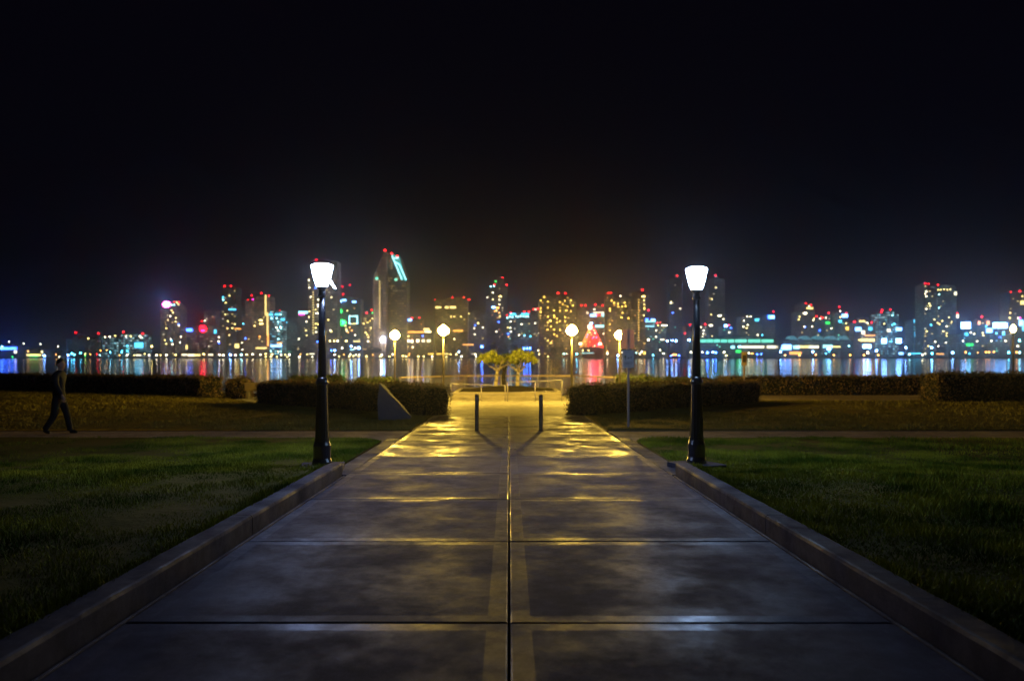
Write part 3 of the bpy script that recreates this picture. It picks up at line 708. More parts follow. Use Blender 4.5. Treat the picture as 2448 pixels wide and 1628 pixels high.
# walking towards the right (+x): left leg forward
body = [[(0, 0, .93, .085), (0, 0, 1.08, .08), (.01, 0, 1.25, .09), (.02, 0, 1.40, .085), (.03, 0, 1.47, .055), (.038, 0, 1.525, .052), (.056, 0, 1.578, .072), (.06, 0, 1.64, .083), (.055, 0, 1.70, .078), (.05, 0, 1.745, .04)],
        [('j', 7), (.142, 0, 1.625, .013), (.152, 0, 1.612, .011)],
        [('j', 7), (.05, .088, 1.635, .014), (.045, .094, 1.65, .010)], [('j', 7), (.05, -.088, 1.635, .014), (.045, -.094, 1.65, .010)],
        [('j', 0), (.01, .07, .86, .055), (.12, .1, .50, .052), (.21, .1, .12, .038), (.22, .1, .06, .036), (.34, .1, .035, .026)],
        [('j', 0), (-.01, -.07, .86, .055), (-.04, -.1, .48, .052), (-.24, -.1, .16, .038), (-.28, -.1, .09, .036), (-.20, -.1, .03, .026)],
        [('j', 3), (.01, .15, 1.40, .035), (-.07, .22, 1.13, .038), (-.03, .22, .90, .026), (-.01, .22, .84, .03)],
        [('j', 3), (.01, -.15, 1.40, .035), (.08, -.22, 1.13, .038), (.20, -.22, .93, .026), (.225, -.22, .875, .03)]]
idx = sum(len([q for q in ch if q[0] != 'j']) for ch in body)
for base_i, (hx_, hy_, hz_), sy in ((idx-5, (-.01, .22, .84), 1), (idx-1, (.225, -.22, .875), -1)):
    for k, (dx, ln) in enumerate(((-.027, .062), (-.009, .075), (.009, .078), (.027, .068))):
        body.append([('j', base_i), (hx_+dx, hy_, hz_-.045, .010), (hx_+dx*1.1+.006, hy_-.004*sy, hz_-.045-ln*.5, .009), (hx_+dx*1.1+.016, hy_-.012*sy, hz_-.045-ln, .007)])
    body.append([('j', base_i), (hx_+.035, hy_-.012*sy, hz_-.015, .010), (hx_+.05, hy_-.02*sy, hz_-.05, .008)])
skin_obj("body", body, pr, M['skin'])
skin_obj("jacket", [[(0, 0, .77, .15), (0, 0, .90, .15), (0, 0, 1.08, .13), (.01, 0, 1.25, .145), (.02, 0, 1.38, .14), (.026, 0, 1.47, .085), (.032, 0, 1.52, .075)],
    [('j', 4), (.015, .11, 1.41, .10), (.01, .17, 1.39, .09), (-.02, .205, 1.27, .07), (-.07, .225, 1.13, .062), (-.04, .222, .95, .052), (-.032, .222, .90, .05)],
    [('j', 4), (.015, -.11, 1.41, .10), (.01, -.17, 1.39, .09), (.04, -.205, 1.27, .07), (.08, -.225, 1.13, .062), (.18, -.222, .97, .052), (.20, -.222, .93, .05)]], pr, M['jacket'])
skin_obj("trousers", [[(0, 0, 1.04, .10), (0, 0, .94, .125), (0, 0, .84, .12)], [('j', 2), (.02, .085, .78, .11), (.07, .1, .64, .095), (.12, .1, .50, .082), (.17, .1, .30, .074), (.215, .1, .09, .07), (.218, .1, .05, .068)],
    [('j', 2), (-.02, -.085, .78, .11), (-.03, -.1, .64, .095), (-.04, -.1, .48, .082), (-.14, -.1, .30, .074), (-.26, -.1, .13, .07), (-.275, -.1, .10, .066)]], pr, M['trousers'])
skin_obj("shoe", [[(.19, .1, .05, .055), (.26, .1, .05, .052), (.33, .1, .042, .046), (.39, .1, .032, .034)]], pr, M['shoe'])
skin_obj("shoe", [[(-.31, -.1, .11, .052), (-.26, -.1, .075, .052), (-.20, -.1, .045, .046), (-.15, -.1, .028, .034)]], pr, M['shoe'])
skin_obj("hair", [[(.10, 0, 1.745, .05), (.055, 0, 1.745, .085), (.022, 0, 1.70, .092), (.008, 0, 1.65, .085), (.0, 0, 1.59, .06)]], pr, M['hair'])
for sy in (-1, 1): MB().octa((.133, .03*sy, 1.655), .011, .014, .009).build("eye", M['hair'], pr)

# ------------------------------------------------------------------ the city over the bay
BLD = []     # (name for labels, x0, x1) used to describe shore lamps
DEP = 1.0
def building(label, short, rects, Y, fac, lights="", n=0, pal="yw", base=852, cat="building", name="building", depth=24, ledge=False, dimr=(0, 1), extra=None):
    """rects: (x0, x1, top_py); lights: tokens like r536,684 or c556,740,16,4 (a lit strip w, h)"""
    X0 = min(r_[0] for r_ in rects); X1 = max(r_[1] for r_ in rects); cx_ = at((X0+X1)/2, Y); zb = -1.1
    t = empty(name, (cx_, Y, zb), label, cat)
    BLD.append((short, X0, X1, Y)); px = Y/F
    mb = MB()
    for i, (a, c, tp) in enumerate(rects):
        xa, xc = at(a, Y)-cx_, at(c, Y)-cx_; zt_ = zat(tp, Y)-zb; ofs = 0 if i == 0 else (.4*i if i % 2 else -.4*i)
        mb.box(xa, xc, ofs, depth+ofs*.5, 0, zt_)
        if ledge:
            z = 3.6
            while z < zt_-1:
                mb.box(xa-.35, xc+.35, ofs-.7, ofs+.1, z, z+.28); z += 3.6
    mb.build("walls", FAC[fac], t)
    rf = MB()
    for i, (a, c, tp) in enumerate(rects):
        xa, xc = at(a, Y)-cx_, at(c, Y)-cx_; zt_ = zat(tp, Y)-zb; w_ = xc-xa
        rf.box(xa-.2, xc+.2, -.5, depth+.2, zt_+.005*(i+1), zt_+.9)
        rf.box(xa+w_*.3, xc-w_*.3, depth*.3, depth*.7, zt_+.902, zt_+3.0)
    rf.build("roof", M['city_dark'], t)
    for tok in lights.split():
        code = tok[0]; q = [float(v) for v in tok[1:].split(',')]
        x = at(q[0], Y)-cx_; z = zat(q[1], Y)-zb
        if len(q) == 2:
            if code == 'r':
                m_ = MB(); m_.octa((x, 1.5, z), 1.15); ob = m_.build("beacon", WIN['r'], t)
                ms = MB(); ms.tube((x, 1.5, z-3.5), (x, 1.5, z-1.0), .15, n=5); ms.build("mast", M['city_dark'], ob)
            else:
                MB().box(x-.8, x+.8, -1.25, -.3, z-.7, z+.7).build("lit_window", WIN[code], t)
        else:
            w_, h_ = q[2]*px/2, q[3]*px/2
            MB().box(x-w_, x+w_, -1.5, -.75, z-h_, z+h_).build("sign" if q[2] > 7 or q[3] > 7 else "lit_window", (WIDE if q[2]*q[3] > 34 else WIN)[code], t)
    for _ in range(n):
        a, c, tp = rects[random.randrange(len(rects))]; xa, xc = at(a, Y)-cx_, at(c, Y)-cx_
        H = zat(tp, Y)-zb; fl = random.randint(1, max(1, int(H/3.6)-1)); bays = max(1, int((xc-xa)/3.2))
        x = xa + (random.randrange(bays)+.5)*(xc-xa)/bays; z = fl*3.6+1.9
        k = random.choice(pal); w_ = random.choice((.6, .8, 1.1))
        MB().box(x-w_, x+w_, -1.2, -.3, z-.7, z+.7).build("lit_window", (WIN if random.random() < .2 else DIM)[k], t)
    if extra: extra(t, cx_, Y, zb)
    return t

building("low dark brown block under two large red beacons at the far left", "the low brown block", [(158, 240, 812), (175, 186, 804), (228, 241, 806)], 1100, 'dark', "r180,795 r234,797 y212,809")
building("low cyan lit block with white roof lights at the far left", "the cyan lit block", [(244, 295, 808), (290, 344, 800)], 1080, 'cyan',
         "r294,793.5 r340,797 w252,806 w263,805 y276,803 w302,804 y313,804 w335,804 w338,807 c333,825,20,12", n=4, pal="ct")
def crown_ring(t, cx_, Y, zb):
    c = Vector((at(399, Y)-cx_, -1.2, zat(728, Y)-zb)); k = Y/F
    for j, (rr_, col) in enumerate(((8.5, 'm'), (5.0, 'B'))):
        mb = MB()
        for i in range(10):
            a0, a1 = 2*math.pi*i/10, 2*math.pi*(i+1)/10
            mb.tube(c+Vector((math.cos(a0)*rr_*k*1.15, -.4*j, math.sin(a0)*rr_*k*.8)), c+Vector((math.cos(a1)*rr_*k*1.15, -.4*j, math.sin(a1)*rr_*k*.8)), .7+.5*j, n=5)
        mb.build("crown_ring", WIN[col], t)
building("round cornered tower with magenta and white ring light on its crown", "the ring crowned tower", [(384, 431, 740), (389, 428, 730), (393, 421, 724)], 1150, 'warm',
         "r415,722 r427,722 k411,729 k417,729 y427,728 y423,723 y411,742 y421,760 y420,769 y428,779 b428,776 y398,785 y395,813 w433,805 y398,822 w431,819 c411,815 w408,756", n=12, pal="yyw", extra=crown_ring)
building("pale slab tower with two red beacons behind the wide low hotel", "the pale slab tower", [(487, 516, 743)], 1260, 'grey', "r490,746.5 r511,746.5 w490,767 r481,768", n=3, pal="yw")
def hotel_logo(t, cx_, Y, zb):
    k = Y/F; c = Vector((at(486, Y)-cx_, -1.6, zat(786, Y)-zb)); mb = MB()
    vs = [c+Vector((0, 0, 0))]; n_ = 18
    for i in range(n_): a = 2*math.pi*i/n_; vs.append(c+Vector((math.cos(a)*8.3*k, 0, math.sin(a)*8.3*k)))
    mb.add(vs + [v+Vector((0, .6, 0)) for v in vs], [(0, (i+1) % n_+1, i+1) for i in range(n_)] + [(i+1, (i+1) % n_+1, n_+1+(i+1) % n_+1, n_+1+i+1) for i in range(n_)])
    mb.build("round_sign", WIN['r'], t)
    MB().box(c.x-2.2, c.x+2.2, c.y-.5, c.y-.1, c.z-3.5, c.z-2.2).build("sign_mark", WIN['m'], t)
building("wide low hotel with a big round red sign under its curved roof", "the red signed hotel", [(446, 526, 792), (452, 520, 786), (462, 508, 781), (472, 499, 778)], 1120, 'warm',
         "b453.5,789,14,7 c515,793,5,9 w524,806 b524,820 w523,816 y447,830,4,10", n=5, extra=hotel_logo)
building("slender dark tower with two red beacons and a blue bar sign", "the twin beacon tower", [(526, 566, 742), (531, 564, 689)], 1190, 'dark',
         "r535.5,684 r551.5,684 c533.5,711 k533.5,717 y549,707 y540,724 c556,740,18,3 y545,768 y562,775 o569,786,14,3 y567,827,10,10 w535,824,3,14 y544,785 y539,752", n=16, pal="yyw")
building("pale ribbed tower with a glowing vertical strip down its right edge", "the ribbed strip lit tower", [(586, 646, 719), (612, 645, 709), (580, 604, 757)], 1140, 'hotel',
         "r592,717.5 m605,716 r601,706 r624,701 r642,707 v635.5,730,3.5,50 v640,775,3.5,55 o641,812,3,30 y624,766,8,3 y625,774,8,3 y609,779 o621,805 w579,819 c582,774 b587,809 y625,832,26,3 w580,836", n=7, pal="y", ledge=True)
building("narrow office tower with rows of cyan lit windows", "the cyan windowed office", [(645, 674, 744)], 1130, 'cyan',
         "r668,743 c648,752,9,4 c664,752,11,4 k650,761 k662,761 c677,764,8,5 w661,783 k672,784 w665,790 B661,827,26,5 o669,820,12,3", n=30, pal="ckk")
building("dim teal slab block between the cyan office and the pink signed tower", "the dim teal slab", [(678, 713, 760)], 1220, 'teal', "c685,771", n=2, pal="t")
building("tower with a pale cyan and pink bar sign at its top corner", "the pink signed tower", [(711, 741, 748)], 1200, 'grey', "k725,747,22,6 m722,752,12,2 r714,755 w733,769 w715,810 y732,790", n=6, pal="yw")
building("tall tower directly behind the left street lamp with a dotted light strip", "the tower behind the left lamp", [(736, 806, 664), (752, 806, 627)], 1130, 'warm',
         "r755.5,621 w739,670 w740,688 b754,688 w760,688 w743,710 w761,717 w760,729 w760,733 y740,745 w756,749 w760,749 y739,758 y755,774 y755,784 w756,794 b759,817 " +
         " ".join("v749,%d" % q for q in range(699, 796, 6)) + " w790,790 y785,765", n=16, pal="wy")
def green_signs(t, cx_, Y, zb):
    k = Y/F
    P = lambda a, c: Vector((at(a, Y)-cx_, -1.6, zat(c, Y)-zb))
    s1 = MB(); s1.tube(P(804, 740), P(811, 739.5), 2.0, n=5); s1.tube(P(811, 739.5), P(816, 744), 2.0, n=5); s1.tube(P(816, 744), P(811, 748), 2.0, n=5); s1.tube(P(811, 748), P(804, 749), 2.0, n=5)
    s1.build("green_sign", WIN['G'], t)
    s2 = MB(); s2.tube(P(805, 769), P(820, 767), 1.7, n=5); s2.tube(P(805, 776), P(822, 775), 1.8, n=5); s2.tube(P(820, 767), P(826, 771), 1.8, n=5); s2.tube(P(826, 771), P(822, 775), 1.8, n=5)
    s2.build("green_sign", WIN['G'], t)
    for i in range(17):
        a = 2*math.pi*i/17 + .3; ax = 845 + 11*max(-.85, min(.85, math.cos(a)*1.2)); ay = 765 + 10.5*max(-.85, min(.85, math.sin(a)*1.2))
        q = P(ax, ay); MB().octa((q.x, q.y, q.z), .8).build("ring_bulb", WIN['y' if 45 < math.degrees(a) % 360 < 110 else 'k'], t)
building("dark block with green neon shapes and a ring of bulbs", "the green neon block", [(803, 862, 716), (806, 850, 712)], 1160, 'dark',
         "r818,685 r836,681 r820,703 B812,721,8,4 B823,718,10,4 B847,722,9,4 c812,761 c821,771 y828,787 w829,791 o841,790 y811,780 y826,779 w849,801", n=10, pal="yyo", extra=green_signs)
building("mid rise block with small yellow windows left of the sloped roof tower", "the yellow windowed block", [(866, 893, 752)], 1180, 'gold',
         "r876,748 r888,741 G891,748 y870,774 y879,771 y878,800 y881,806 y866,796 y887,784 y864,803", n=14, pal="yg")
# tall hotel with sloping crown
Y = 1100; cx_ = at(931, Y); zb = -1.1; X = lambda p: at(p, Y)-cx_; Z = lambda p: zat(p, Y)-zb
t = empty("building", (cx_, Y, zb), "tallest tower with a sloping teal lit crown and floodlit foot", "building"); BLD.append(("the sloped crown tower", 893, 971, Y))
def vprism(pts, y0, y1, name, m, parent):
    k = len(pts); mb = MB(); mb.add([(X(a), y0, Z(c)) for a, c in pts] + [(X(a), y1, Z(c)) for a, c in pts],
        [tuple(range(k))[::-1], tuple(range(k, 2*k))] + [(i, (i+1) % k, k+(i+1) % k, k+i) for i in range(k)])
    bm = bmesh.new(); o = mb.build(name, m, parent); bm.from_mesh(o.data); bmesh.ops.recalc_face_normals(bm, faces=bm.faces); bm.to_mesh(o.data); bm.free(); return o
vprism([(893, 852), (926, 852), (926, 604), (919, 600), (893, 661)], 0, 34, "walls", FAC['hotel'], t)
vprism([(926.5, 852), (971, 852), (971, 670), (953, 612), (934, 604), (926.5, 604)], 6, 40, "walls", FAC['gold'], t)
vprism([(892, 852), (895, 852), (895, 668), (892, 668)], -2.5, -.1, "pilaster", FAC['hotel'], t); vprism([(904, 852), (906.5, 852), (906.5, 670), (904, 670)], -2.5, -.1, "pilaster", FAC['hotel'], t)
vprism([(909.5, 852), (912, 852), (912, 670), (909.5, 670)], -2.5, -.1, "pilaster", FAC['hotel'], t); vprism([(921, 852), (924, 852), (924, 670), (921, 670)], -2.5, -.1, "pilaster", FAC['hotel'], t)
cr = vprism([(934, 606), (953, 612.5), (971, 671), (957, 667)], 3.5, 5.9, "crown_glazing", emit("crown_teal_glazing", (.08, .62, .52), .8), t)
for (a, c), (d, e) in (((936, 611), (960, 668)), ((953, 630), (970, 669)), ((941, 624), (954, 632)), ((939, 617), (952, 616))):
    MB().tube((X(a), 3.2, Z(c)), (X(d), 3.2, Z(e)), .9, n=5).build("crown_light", WIDE['k'], cr)
for a, c in ((919, 599), (935.5, 606.5), (949, 613)): MB().octa((X(a), 4, Z(c)+.8), 1.4).build("beacon", WIN['r'], t)
for a, c in ((901, 666), (947, 669)): MB().octa((X(a), -1.5, Z(c)), 2.2).build("corner_light", WIN['t'], t)
for q in range(673, 786, 5): MB().box(X(907.2), X(909.2), -1.8, -.8, Z(q+1.3), Z(q-1.0)).build("strip_light", WIN['v'], t)
MB().box(X(912.5), X(921), -9, -7, Z(816), Z(810)).build("floodlight", emit("flood_white", (.9, .93, 1), 60), t)
for a, pw in ((916.5, 700000), (899, 260000)):
    ld = bpy.data.lights.new("facade_flood", 'SPOT'); ld.energy = pw; ld.color = (.85, .88, 1); ld.spot_size = R(38); ld.spot_blend = .9; ld.shadow_soft_size = 1
    lo_ = bpy.data.objects.new("facade_flood", ld); COL.objects.link(lo_); lo_.parent = t; lo_.location = (X(a), -9, Z(818)); lo_.rotation_euler = (R(180-4), 0, 0)
building("low long block with an orange lit cornice right of the sloped crown tower", "the orange lit block", [(971, 1036, 797), (972, 1010, 765)], 1120, 'gold',
         "B978.6,765,12,5 r985,760 r1002,759 o992,794,42,3 y1020,787,14,4 w1023,793,16,4 w977,815,5,5 w985,816,5,5 w999,815,6,5 w1012,815,7,5 w1025,815,9,5 b1011,803 y977,804 y968,829 w964,829 w987,830 y975,829", n=5, pal="go")
building("broad brown block with four red beacons behind the left golden lamp", "the broad brown block", [(1040, 1118, 718), (1070, 1112, 714)], 1210, 'gold',
         "r1040,717 r1081,711 r1109,711 r1121,716 y1046,735,10,4 y1053,735 y1068,735,8,5 y1083,735,14,5 y1078,757 y1086,757 o1095,791,22,3 w1086,810 y1102,757", n=6, pal="gy")
building("plain dark grey block between the broad brown block and the green beacon tower", "the plain grey block", [(1122, 1166, 748), (1128, 1146, 745)], 1260, 'grey', "w1154,783 w1134,785 w1135,799 r1147,789 w1172,798 y1121,750 b1136,778", n=6, pal="wyb")
building("stepped tower with one green and four red beacons in the middle", "the green beacon tower", [(1163, 1213, 715), (1170, 1213, 684), (1190, 1205, 666)], 1150, 'dark',
         "r1202,664 r1198.5,673.5 r1182,680 r1211.5,681 G1185,673 k1173,685 k1181,684 w1178,700 y1196,709,6,3 y1178,716 w1194,717 w1194,728 B1180,735,7,3 o1189,736,8,3 y1187,743 o1183,744 w1165,711 w1187,793 y1195,756 b1192,770", n=12, pal="wyo")
building("block crowned by two cyan bars and a bead row of lights", "the cyan crowned block", [(1210, 1268, 756), (1216, 1262, 750)], 1110, 'teal',
         "r1212,754 r1221,748 r1253,745 r1265,745 c1226,751,14,4 c1255,751,18,4 k1213,760 k1219,757 k1225,758 k1234,756 k1239,757 k1245,756 k1251,756 k1257,757 k1262,757 w1221,769 y1214,783 w1220,784 b1215,798 o1216,805 w1241,801 c1254,802 w1221,793 w1247,775 c1268,804", n=14, pal="wty")
building("small dark block with a pair of red beacons left of the golden condo tower", "the small paired beacon block", [(1266, 1290, 744)], 1240, 'grey', "r1275.5,739 r1286,738 w1280,740 y1289,808 w1288,797 w1279,773", n=4)
cond = "r1334,700.5 r1352,701.5 r1345,710 "
for (a, c) in [(100,345),(62,385),(146,400),(62,475),(146,468),(285,402),(345,390),(415,385),(375,455),(438,445),(318,428),(218,500),(288,505),(415,512),(218,560),(146,575),(146,640),(252,600),(286,628),(348,580),(348,628),(180,625),(252,640),(220,578),(182,690),(218,725),(142,725),(288,730),(220,778),(252,800),(145,852),(185,880),(62,520)]:
    cond += "g%.1f,%.1f " % (1280+a/4.9, 640+c/4.9)
building("wide condo tower covered in golden windows behind the right golden lamp", "the golden condo tower", [(1289, 1379, 716), (1294, 1318, 709), (1330, 1372, 706)], 1090, 'gold', cond, n=34, pal="ggy", ledge=True)
building("mid block with a curved white sign between the two golden lamps", "the curved sign block", [(1380, 1449, 742), (1408, 1446, 734)], 1180, 'gold',
         "r1390,730 r1400,730 r1423,728 r1441,730 B1418,754,14,6 r1431,753,8,3 k1442,753,7,7 w1431,747,26,2 w1421,740 k1434,780,22,5 w1442,798 w1404,748", n=5, pal="go")
building("dark brown condo tower with a dotted golden strip right of the curved sign", "the dotted strip condo tower", [(1449, 1543, 712), (1449, 1466, 703), (1510, 1543, 700)], 1090, 'gold',
         "r1455,700.5 r1461,701 r1536.5,693 w1483,708 g1462,719 g1468,724 g1477,727 g1493,724 g1478,733 g1487,733 g1495,732 g1458,738 g1458,743 g1488,748 g1485,759 g1502,761 g1458,775 g1458,790 y1538,709,8,3 y1539,718 y1540,728 y1540,739 y1539,754 "
         + " ".join("u1526.5,%d" % q for q in range(717, 818, 6)), n=18, pal="ggo", ledge=True)
building("small block with blue roof lights right of the dotted strip condo tower", "the blue roofed block", [(1541, 1570, 766), (1546, 1566, 762)], 1130, 'teal', "r1550.5,742 b1545,765,8,7 B1561,765,10,5 k1554,769,26,2 k1553,780,22,2 w1569,790 w1568,805", n=5, pal="kt")
building("small pale block with two close red beacons left of the dark twin towers", "the pale double beacon block", [(1569, 1594, 778), (1574, 1586, 773)], 1180, 'teal', "r1571,772 r1579,772 y1573,778 w1588,778,14,2", n=5, pal="ty")
building("dark unlit tower left of the right street lamp under a red beacon", "the left dark tower", [(1601, 1631, 668)], 1250, 'dark', "r1619,659 b1608,748 w1626,738 y1604,722", n=4, pal="wt")
building("dark unlit tower right of the right street lamp under a red beacon", "the right dark tower", [(1694, 1733, 668)], 1250, 'dark', "r1711.6,658 y1700,752 w1720,755,8,3 w1729,763 w1699,778,8,3 y1702,804 y1701,715", n=6, pal="yw")
building("low block with two red beacons and an orange beacon by the right street lamp", "the low beacon block", [(1640, 1692, 782), (1676, 1690, 778)], 1160, 'grey', "r1650,776 r1686.5,775 r1638,797 w1676,782 w1682,790 w1681,798", n=5)
building("small slim block with blue light just right of the right dark tower", "the slim blue lit block", [(1728, 1752, 782)], 1160, 'teal', "B1734.5,779,6,5 r1743,777 b1747,784", n=4, pal="tw")
building("mid rise block with white roof lights and two red beacons, right half", "the white roof lit block", [(1772, 1822, 758)], 1180, 'grey', "r1776,758 r1819,758 w1786,757 w1794,757 w1778,767 c1809,765,9,6 w1777,781 w1787,777 w1811,801 c1822,801", n=5)
building("dim block with a large blue sign at its upper right corner", "the blue signed block", [(1824, 1853, 755)], 1190, 'grey', "B1845,758,12,8 b1840,758,9,9 r1850,745", n=2)
# convention centre
building("long low hall with a row of green lit panels over a bright lower arcade", "the green panelled hall", [(1668, 1862, 812), (1690, 1850, 806)], 1045, 'teal',
         " ".join("t%d,815,14,7" % q for q in (1681, 1697, 1713, 1730, 1747, 1764, 1777, 1795, 1810, 1827, 1841)) + " k1751,830,9,6 k1768,829,7,4 w1800,829.5,52,5 w1846,829.5,26,6 t1714,825 t1720,829 G1765,840,12,5", base=852, depth=50)
def sails(t, cx_, Y, zb):
    for a, c in ((1885, 1909), (1915, 1941), (1946, 1973), (1978.5, 2004), (2010, 2032)):
        mb = MB(); ns = 8; vs = []
        for dy in (0, 16):
            for i in range(ns+1):
                u = i/ns; px_ = a+(c-a)*u; py_ = 810 - 9*math.sin(math.pi*min(1, u*1.15))**.7 + 5*u
                vs.append((at(px_, Y)-cx_, -3+dy, zat(py_, Y)-zb))
        for i in range(ns+1): vs.append((at(a+(c-a)*i/ns, Y)-cx_, -3, zat(812.5, Y)-zb))
        fs = [(i, i+1, ns+1+i+1, ns+1+i) for i in range(ns)] + [(2*(ns+1)+i, 2*(ns+1)+i+1, i+1, i) for i in range(ns)]
        mb.add(vs, fs); mb.build("sail_roof", emit("sail_glow", (.12, .5, .6), .55), t)
        MB().box(at(a, Y)-cx_, at(c, Y)-cx_, -3.6, -3.1, zat(813.5, Y)-zb, zat(812.6, Y)-zb).build("sail_edge", M['city_dark'], t)
building("long waterfront hall under a row of five dim blue sail roofs", "the sail roofed hall", [(1863, 2040, 815)], 1045, 'teal',
         "B1879,830,24,12 k1903,830,14,8 y1920,829,30,5 w1945,829.5,22,6 k1978,828,22,7 y1998,829,20,3 B1981,834,8,4 o1901,844,28,6 c1974,845 c1982,840 k2029,827", depth=50, extra=sails)
building("mid rise tower with a white lit upper terrace behind the first sail roofs", "the terrace lit tower", [(1905, 1948, 745), (1914, 1926, 727), (1922, 1946, 734)], 1170, 'grey',
         "r1927.5,725 r1940,729 y1929,737 w1934,732 y1936,737,14,4 w1924,749,8,4 y1909,764 y1911,757 w1944,765 y1922,781 w1941,781 b1924,782", n=6)
building("low pair of blocks under two large red beacons behind the sail roofs", "the two beacon block", [(1948, 1998, 764), (1974, 1990, 756)], 1190, 'teal', "r1953,756 r1982,748 r1964,758 r1967,760 G1978,772,10,5 w1974,760 w1960,762 b1959,790 w1987,785", n=6)
building("blue lit block with a very high red beacon, behind the sail roofs", "the high beacon block", [(1996, 2022, 750), (2002, 2012, 746)], 1180, 'teal', "r2008,733.5 r2024,748 B2019,755,14,8 w2008,744 y2008,758 c2008,768,7,6", n=5, pal="ct")
building("small gold lit block with one red beacon", "the small gold block", [(2019, 2042, 772)], 1180, 'gold', "r2042,770 r2045,769 y2022,773 g2029,785,16,8", n=5, pal="g")
building("grey block with yellow roof lights below the right skyline dip", "the yellow roof lit block", [(2042, 2096, 774), (2066, 2078, 760)], 1160, 'grey',
         "r2085,771 y2060,768,14,4 y2093,777 w2099,775 w2073,772 B2051,787,14,9 w2063,795,8,9 c2080,786,8,8 o2085,802,36,3 y2073,813,34,7 w2096,814,7,8 y2053,813", n=5)
building("stepped pale cyan tower with two red beacons, right side", "the stepped cyan tower", [(2122, 2148, 752), (2128, 2138, 743), (2099, 2120, 750)], 1150, 'cyan', "r2110,741 r2108,746 r2129.5,740 c2138,774 B2148,787,14,8 w2124,790,8,7 y2113,774", n=7, pal="ck")
building("narrow cyan spotted block left of the tall right tower", "the cyan spotted block", [(2183, 2208, 766)], 1140, 'teal', "r2201,766 c2189,768,10,7 c2198,778,8,8 B2201,802,12,10 c2190,799,9,12 y2208,785 y2215,793 w2202,817 w2189,784", n=8, pal="ck")
building("tall dark tower with a row of roof lights and four red beacons, far right", "the tall far right tower", [(2208, 2287, 692), (2208, 2222, 681), (2240, 2284, 684)], 1110, 'teal',
         "r2213,677.5 r2221,679 r2244,681 r2278,684.5 y2242,693 y2248,693 y2256,692 y2264,693 y2271,692 w2214,697 w2214,709 k2244,704 w2283,702,6,8 w2214,739 k2244,736 y2221,726 y2223,731 w2288,756,5,9 r2290,749 y2233,764 y2268,759 y2241,772 y2245,775 y2252,767 y2274,770 w2262,780 y2254,792 y2262,797 y2262,803 w2260,819 y2215,792 c2225,777 w2235,817 w2227,831", n=26, pal="yyw", ledge=True)
def cones(t, cx_, Y, zb):
    for px_ in (2340, 2361):
        q = Vector((at(px_, Y)-cx_, 4, zat(770, Y)-zb)); MB().lathe([(4.2, -5), (5.2, -2), (4.0, 2), (1.2, 5)], c=q, n=10).build("dome", mat("dome_tan", (.4, .25, .18), .7), t)
building("low pavilion with two tan domes and a red beacon between them", "the domed pavilion", [(2336, 2366, 776), (2345, 2352, 768)], 1090, 'teal', "r2348.5,757 o2340,772,6,8 o2361,772,7,9 y2349,796 y2350,802 B2364,790,14,11 c2357,780", n=4, extra=cones)
building("low lit sports stand between the tall right tower and the domed pavilion", "the low lit stand", [(2292, 2336, 800)], 1080, 'teal', "c2309,799,8,7 w2320,795 w2335,816 w2301,815 G2317,824,16,5 w2328,798", n=6, pal="ct")
building("dark block under a long white floodlight bar near the right edge", "the floodlight bar block", [(2368, 2412, 800)], 1080, 'teal', "c2381,797 c2398,797,6,9 w2369,815 w2403,815 b2390,806", n=5, pal="ct")
building("tower cut by the right edge with faint red roof lights", "the right edge tower", [(2413, 2490, 700)], 1110, 'dark', "r2418,698 r2440,696 y2443,724,9,9 y2414,748 y2413,760 B2440,772,10,14 c2446,785,6,12 m2438,760 w2437,815 w2433,761", n=14, pal="yw")
building("far left low shed with a blue neon roof line", "the blue neon shed", [(-30, 43, 828)], 1080, 'dark', "b20,833,42,6 b-5,833,30,6 k6,828 w38,841,6,6")
building("low shed with a yellow green neon strip, far left", "the yellow neon shed", [(60, 103, 838)], 1060, 'dark', "y82,848.6,34,4 G82,850.5,20,1.5 o68,840 y101,841")

# floodlights on masts
FLOOD = emit("flood_lamp_glass", (.18, .42, 1), 26, 'FRONT_BACK')
def mast_light(px, py, Y, w_, h_, label):
    t = empty("floodlight_mast", (at(px, Y), Y, -1.1), label, "floodlight"); z = zat(py, Y)+1.1; k = Y/F
    MB().tube((0, 0, 0), (0, 0, z), .5, .3, n=6).build("mast", M['lamp_pole'], t)
    MB().box(-w_*k/2, w_*k/2, -1.2, -.3, z-h_*k/2, z+h_*k/2).build("lamp_bank", FLOOD, t)
mast_light(2308, 778, 1060, 22, 15, "large blue white floodlight between the tall right tower and the domes")
mast_light(2390, 778, 1060, 33, 13, "long white floodlight bar near the right edge")
mast_light(2113, 815, 1040, 11, 11, "left of two round blue white floodlights below the stepped cyan tower")
mast_light(2148, 815, 1040, 12, 11, "right of two round blue white floodlights below the stepped cyan tower")
mast_light(2072, 828, 1040, 18, 9, "wide blue white floodlight low on the right quay")
mast_light(917, 812, 1040, 7, 14, "white floodlight at the foot of the sloped crown tower")

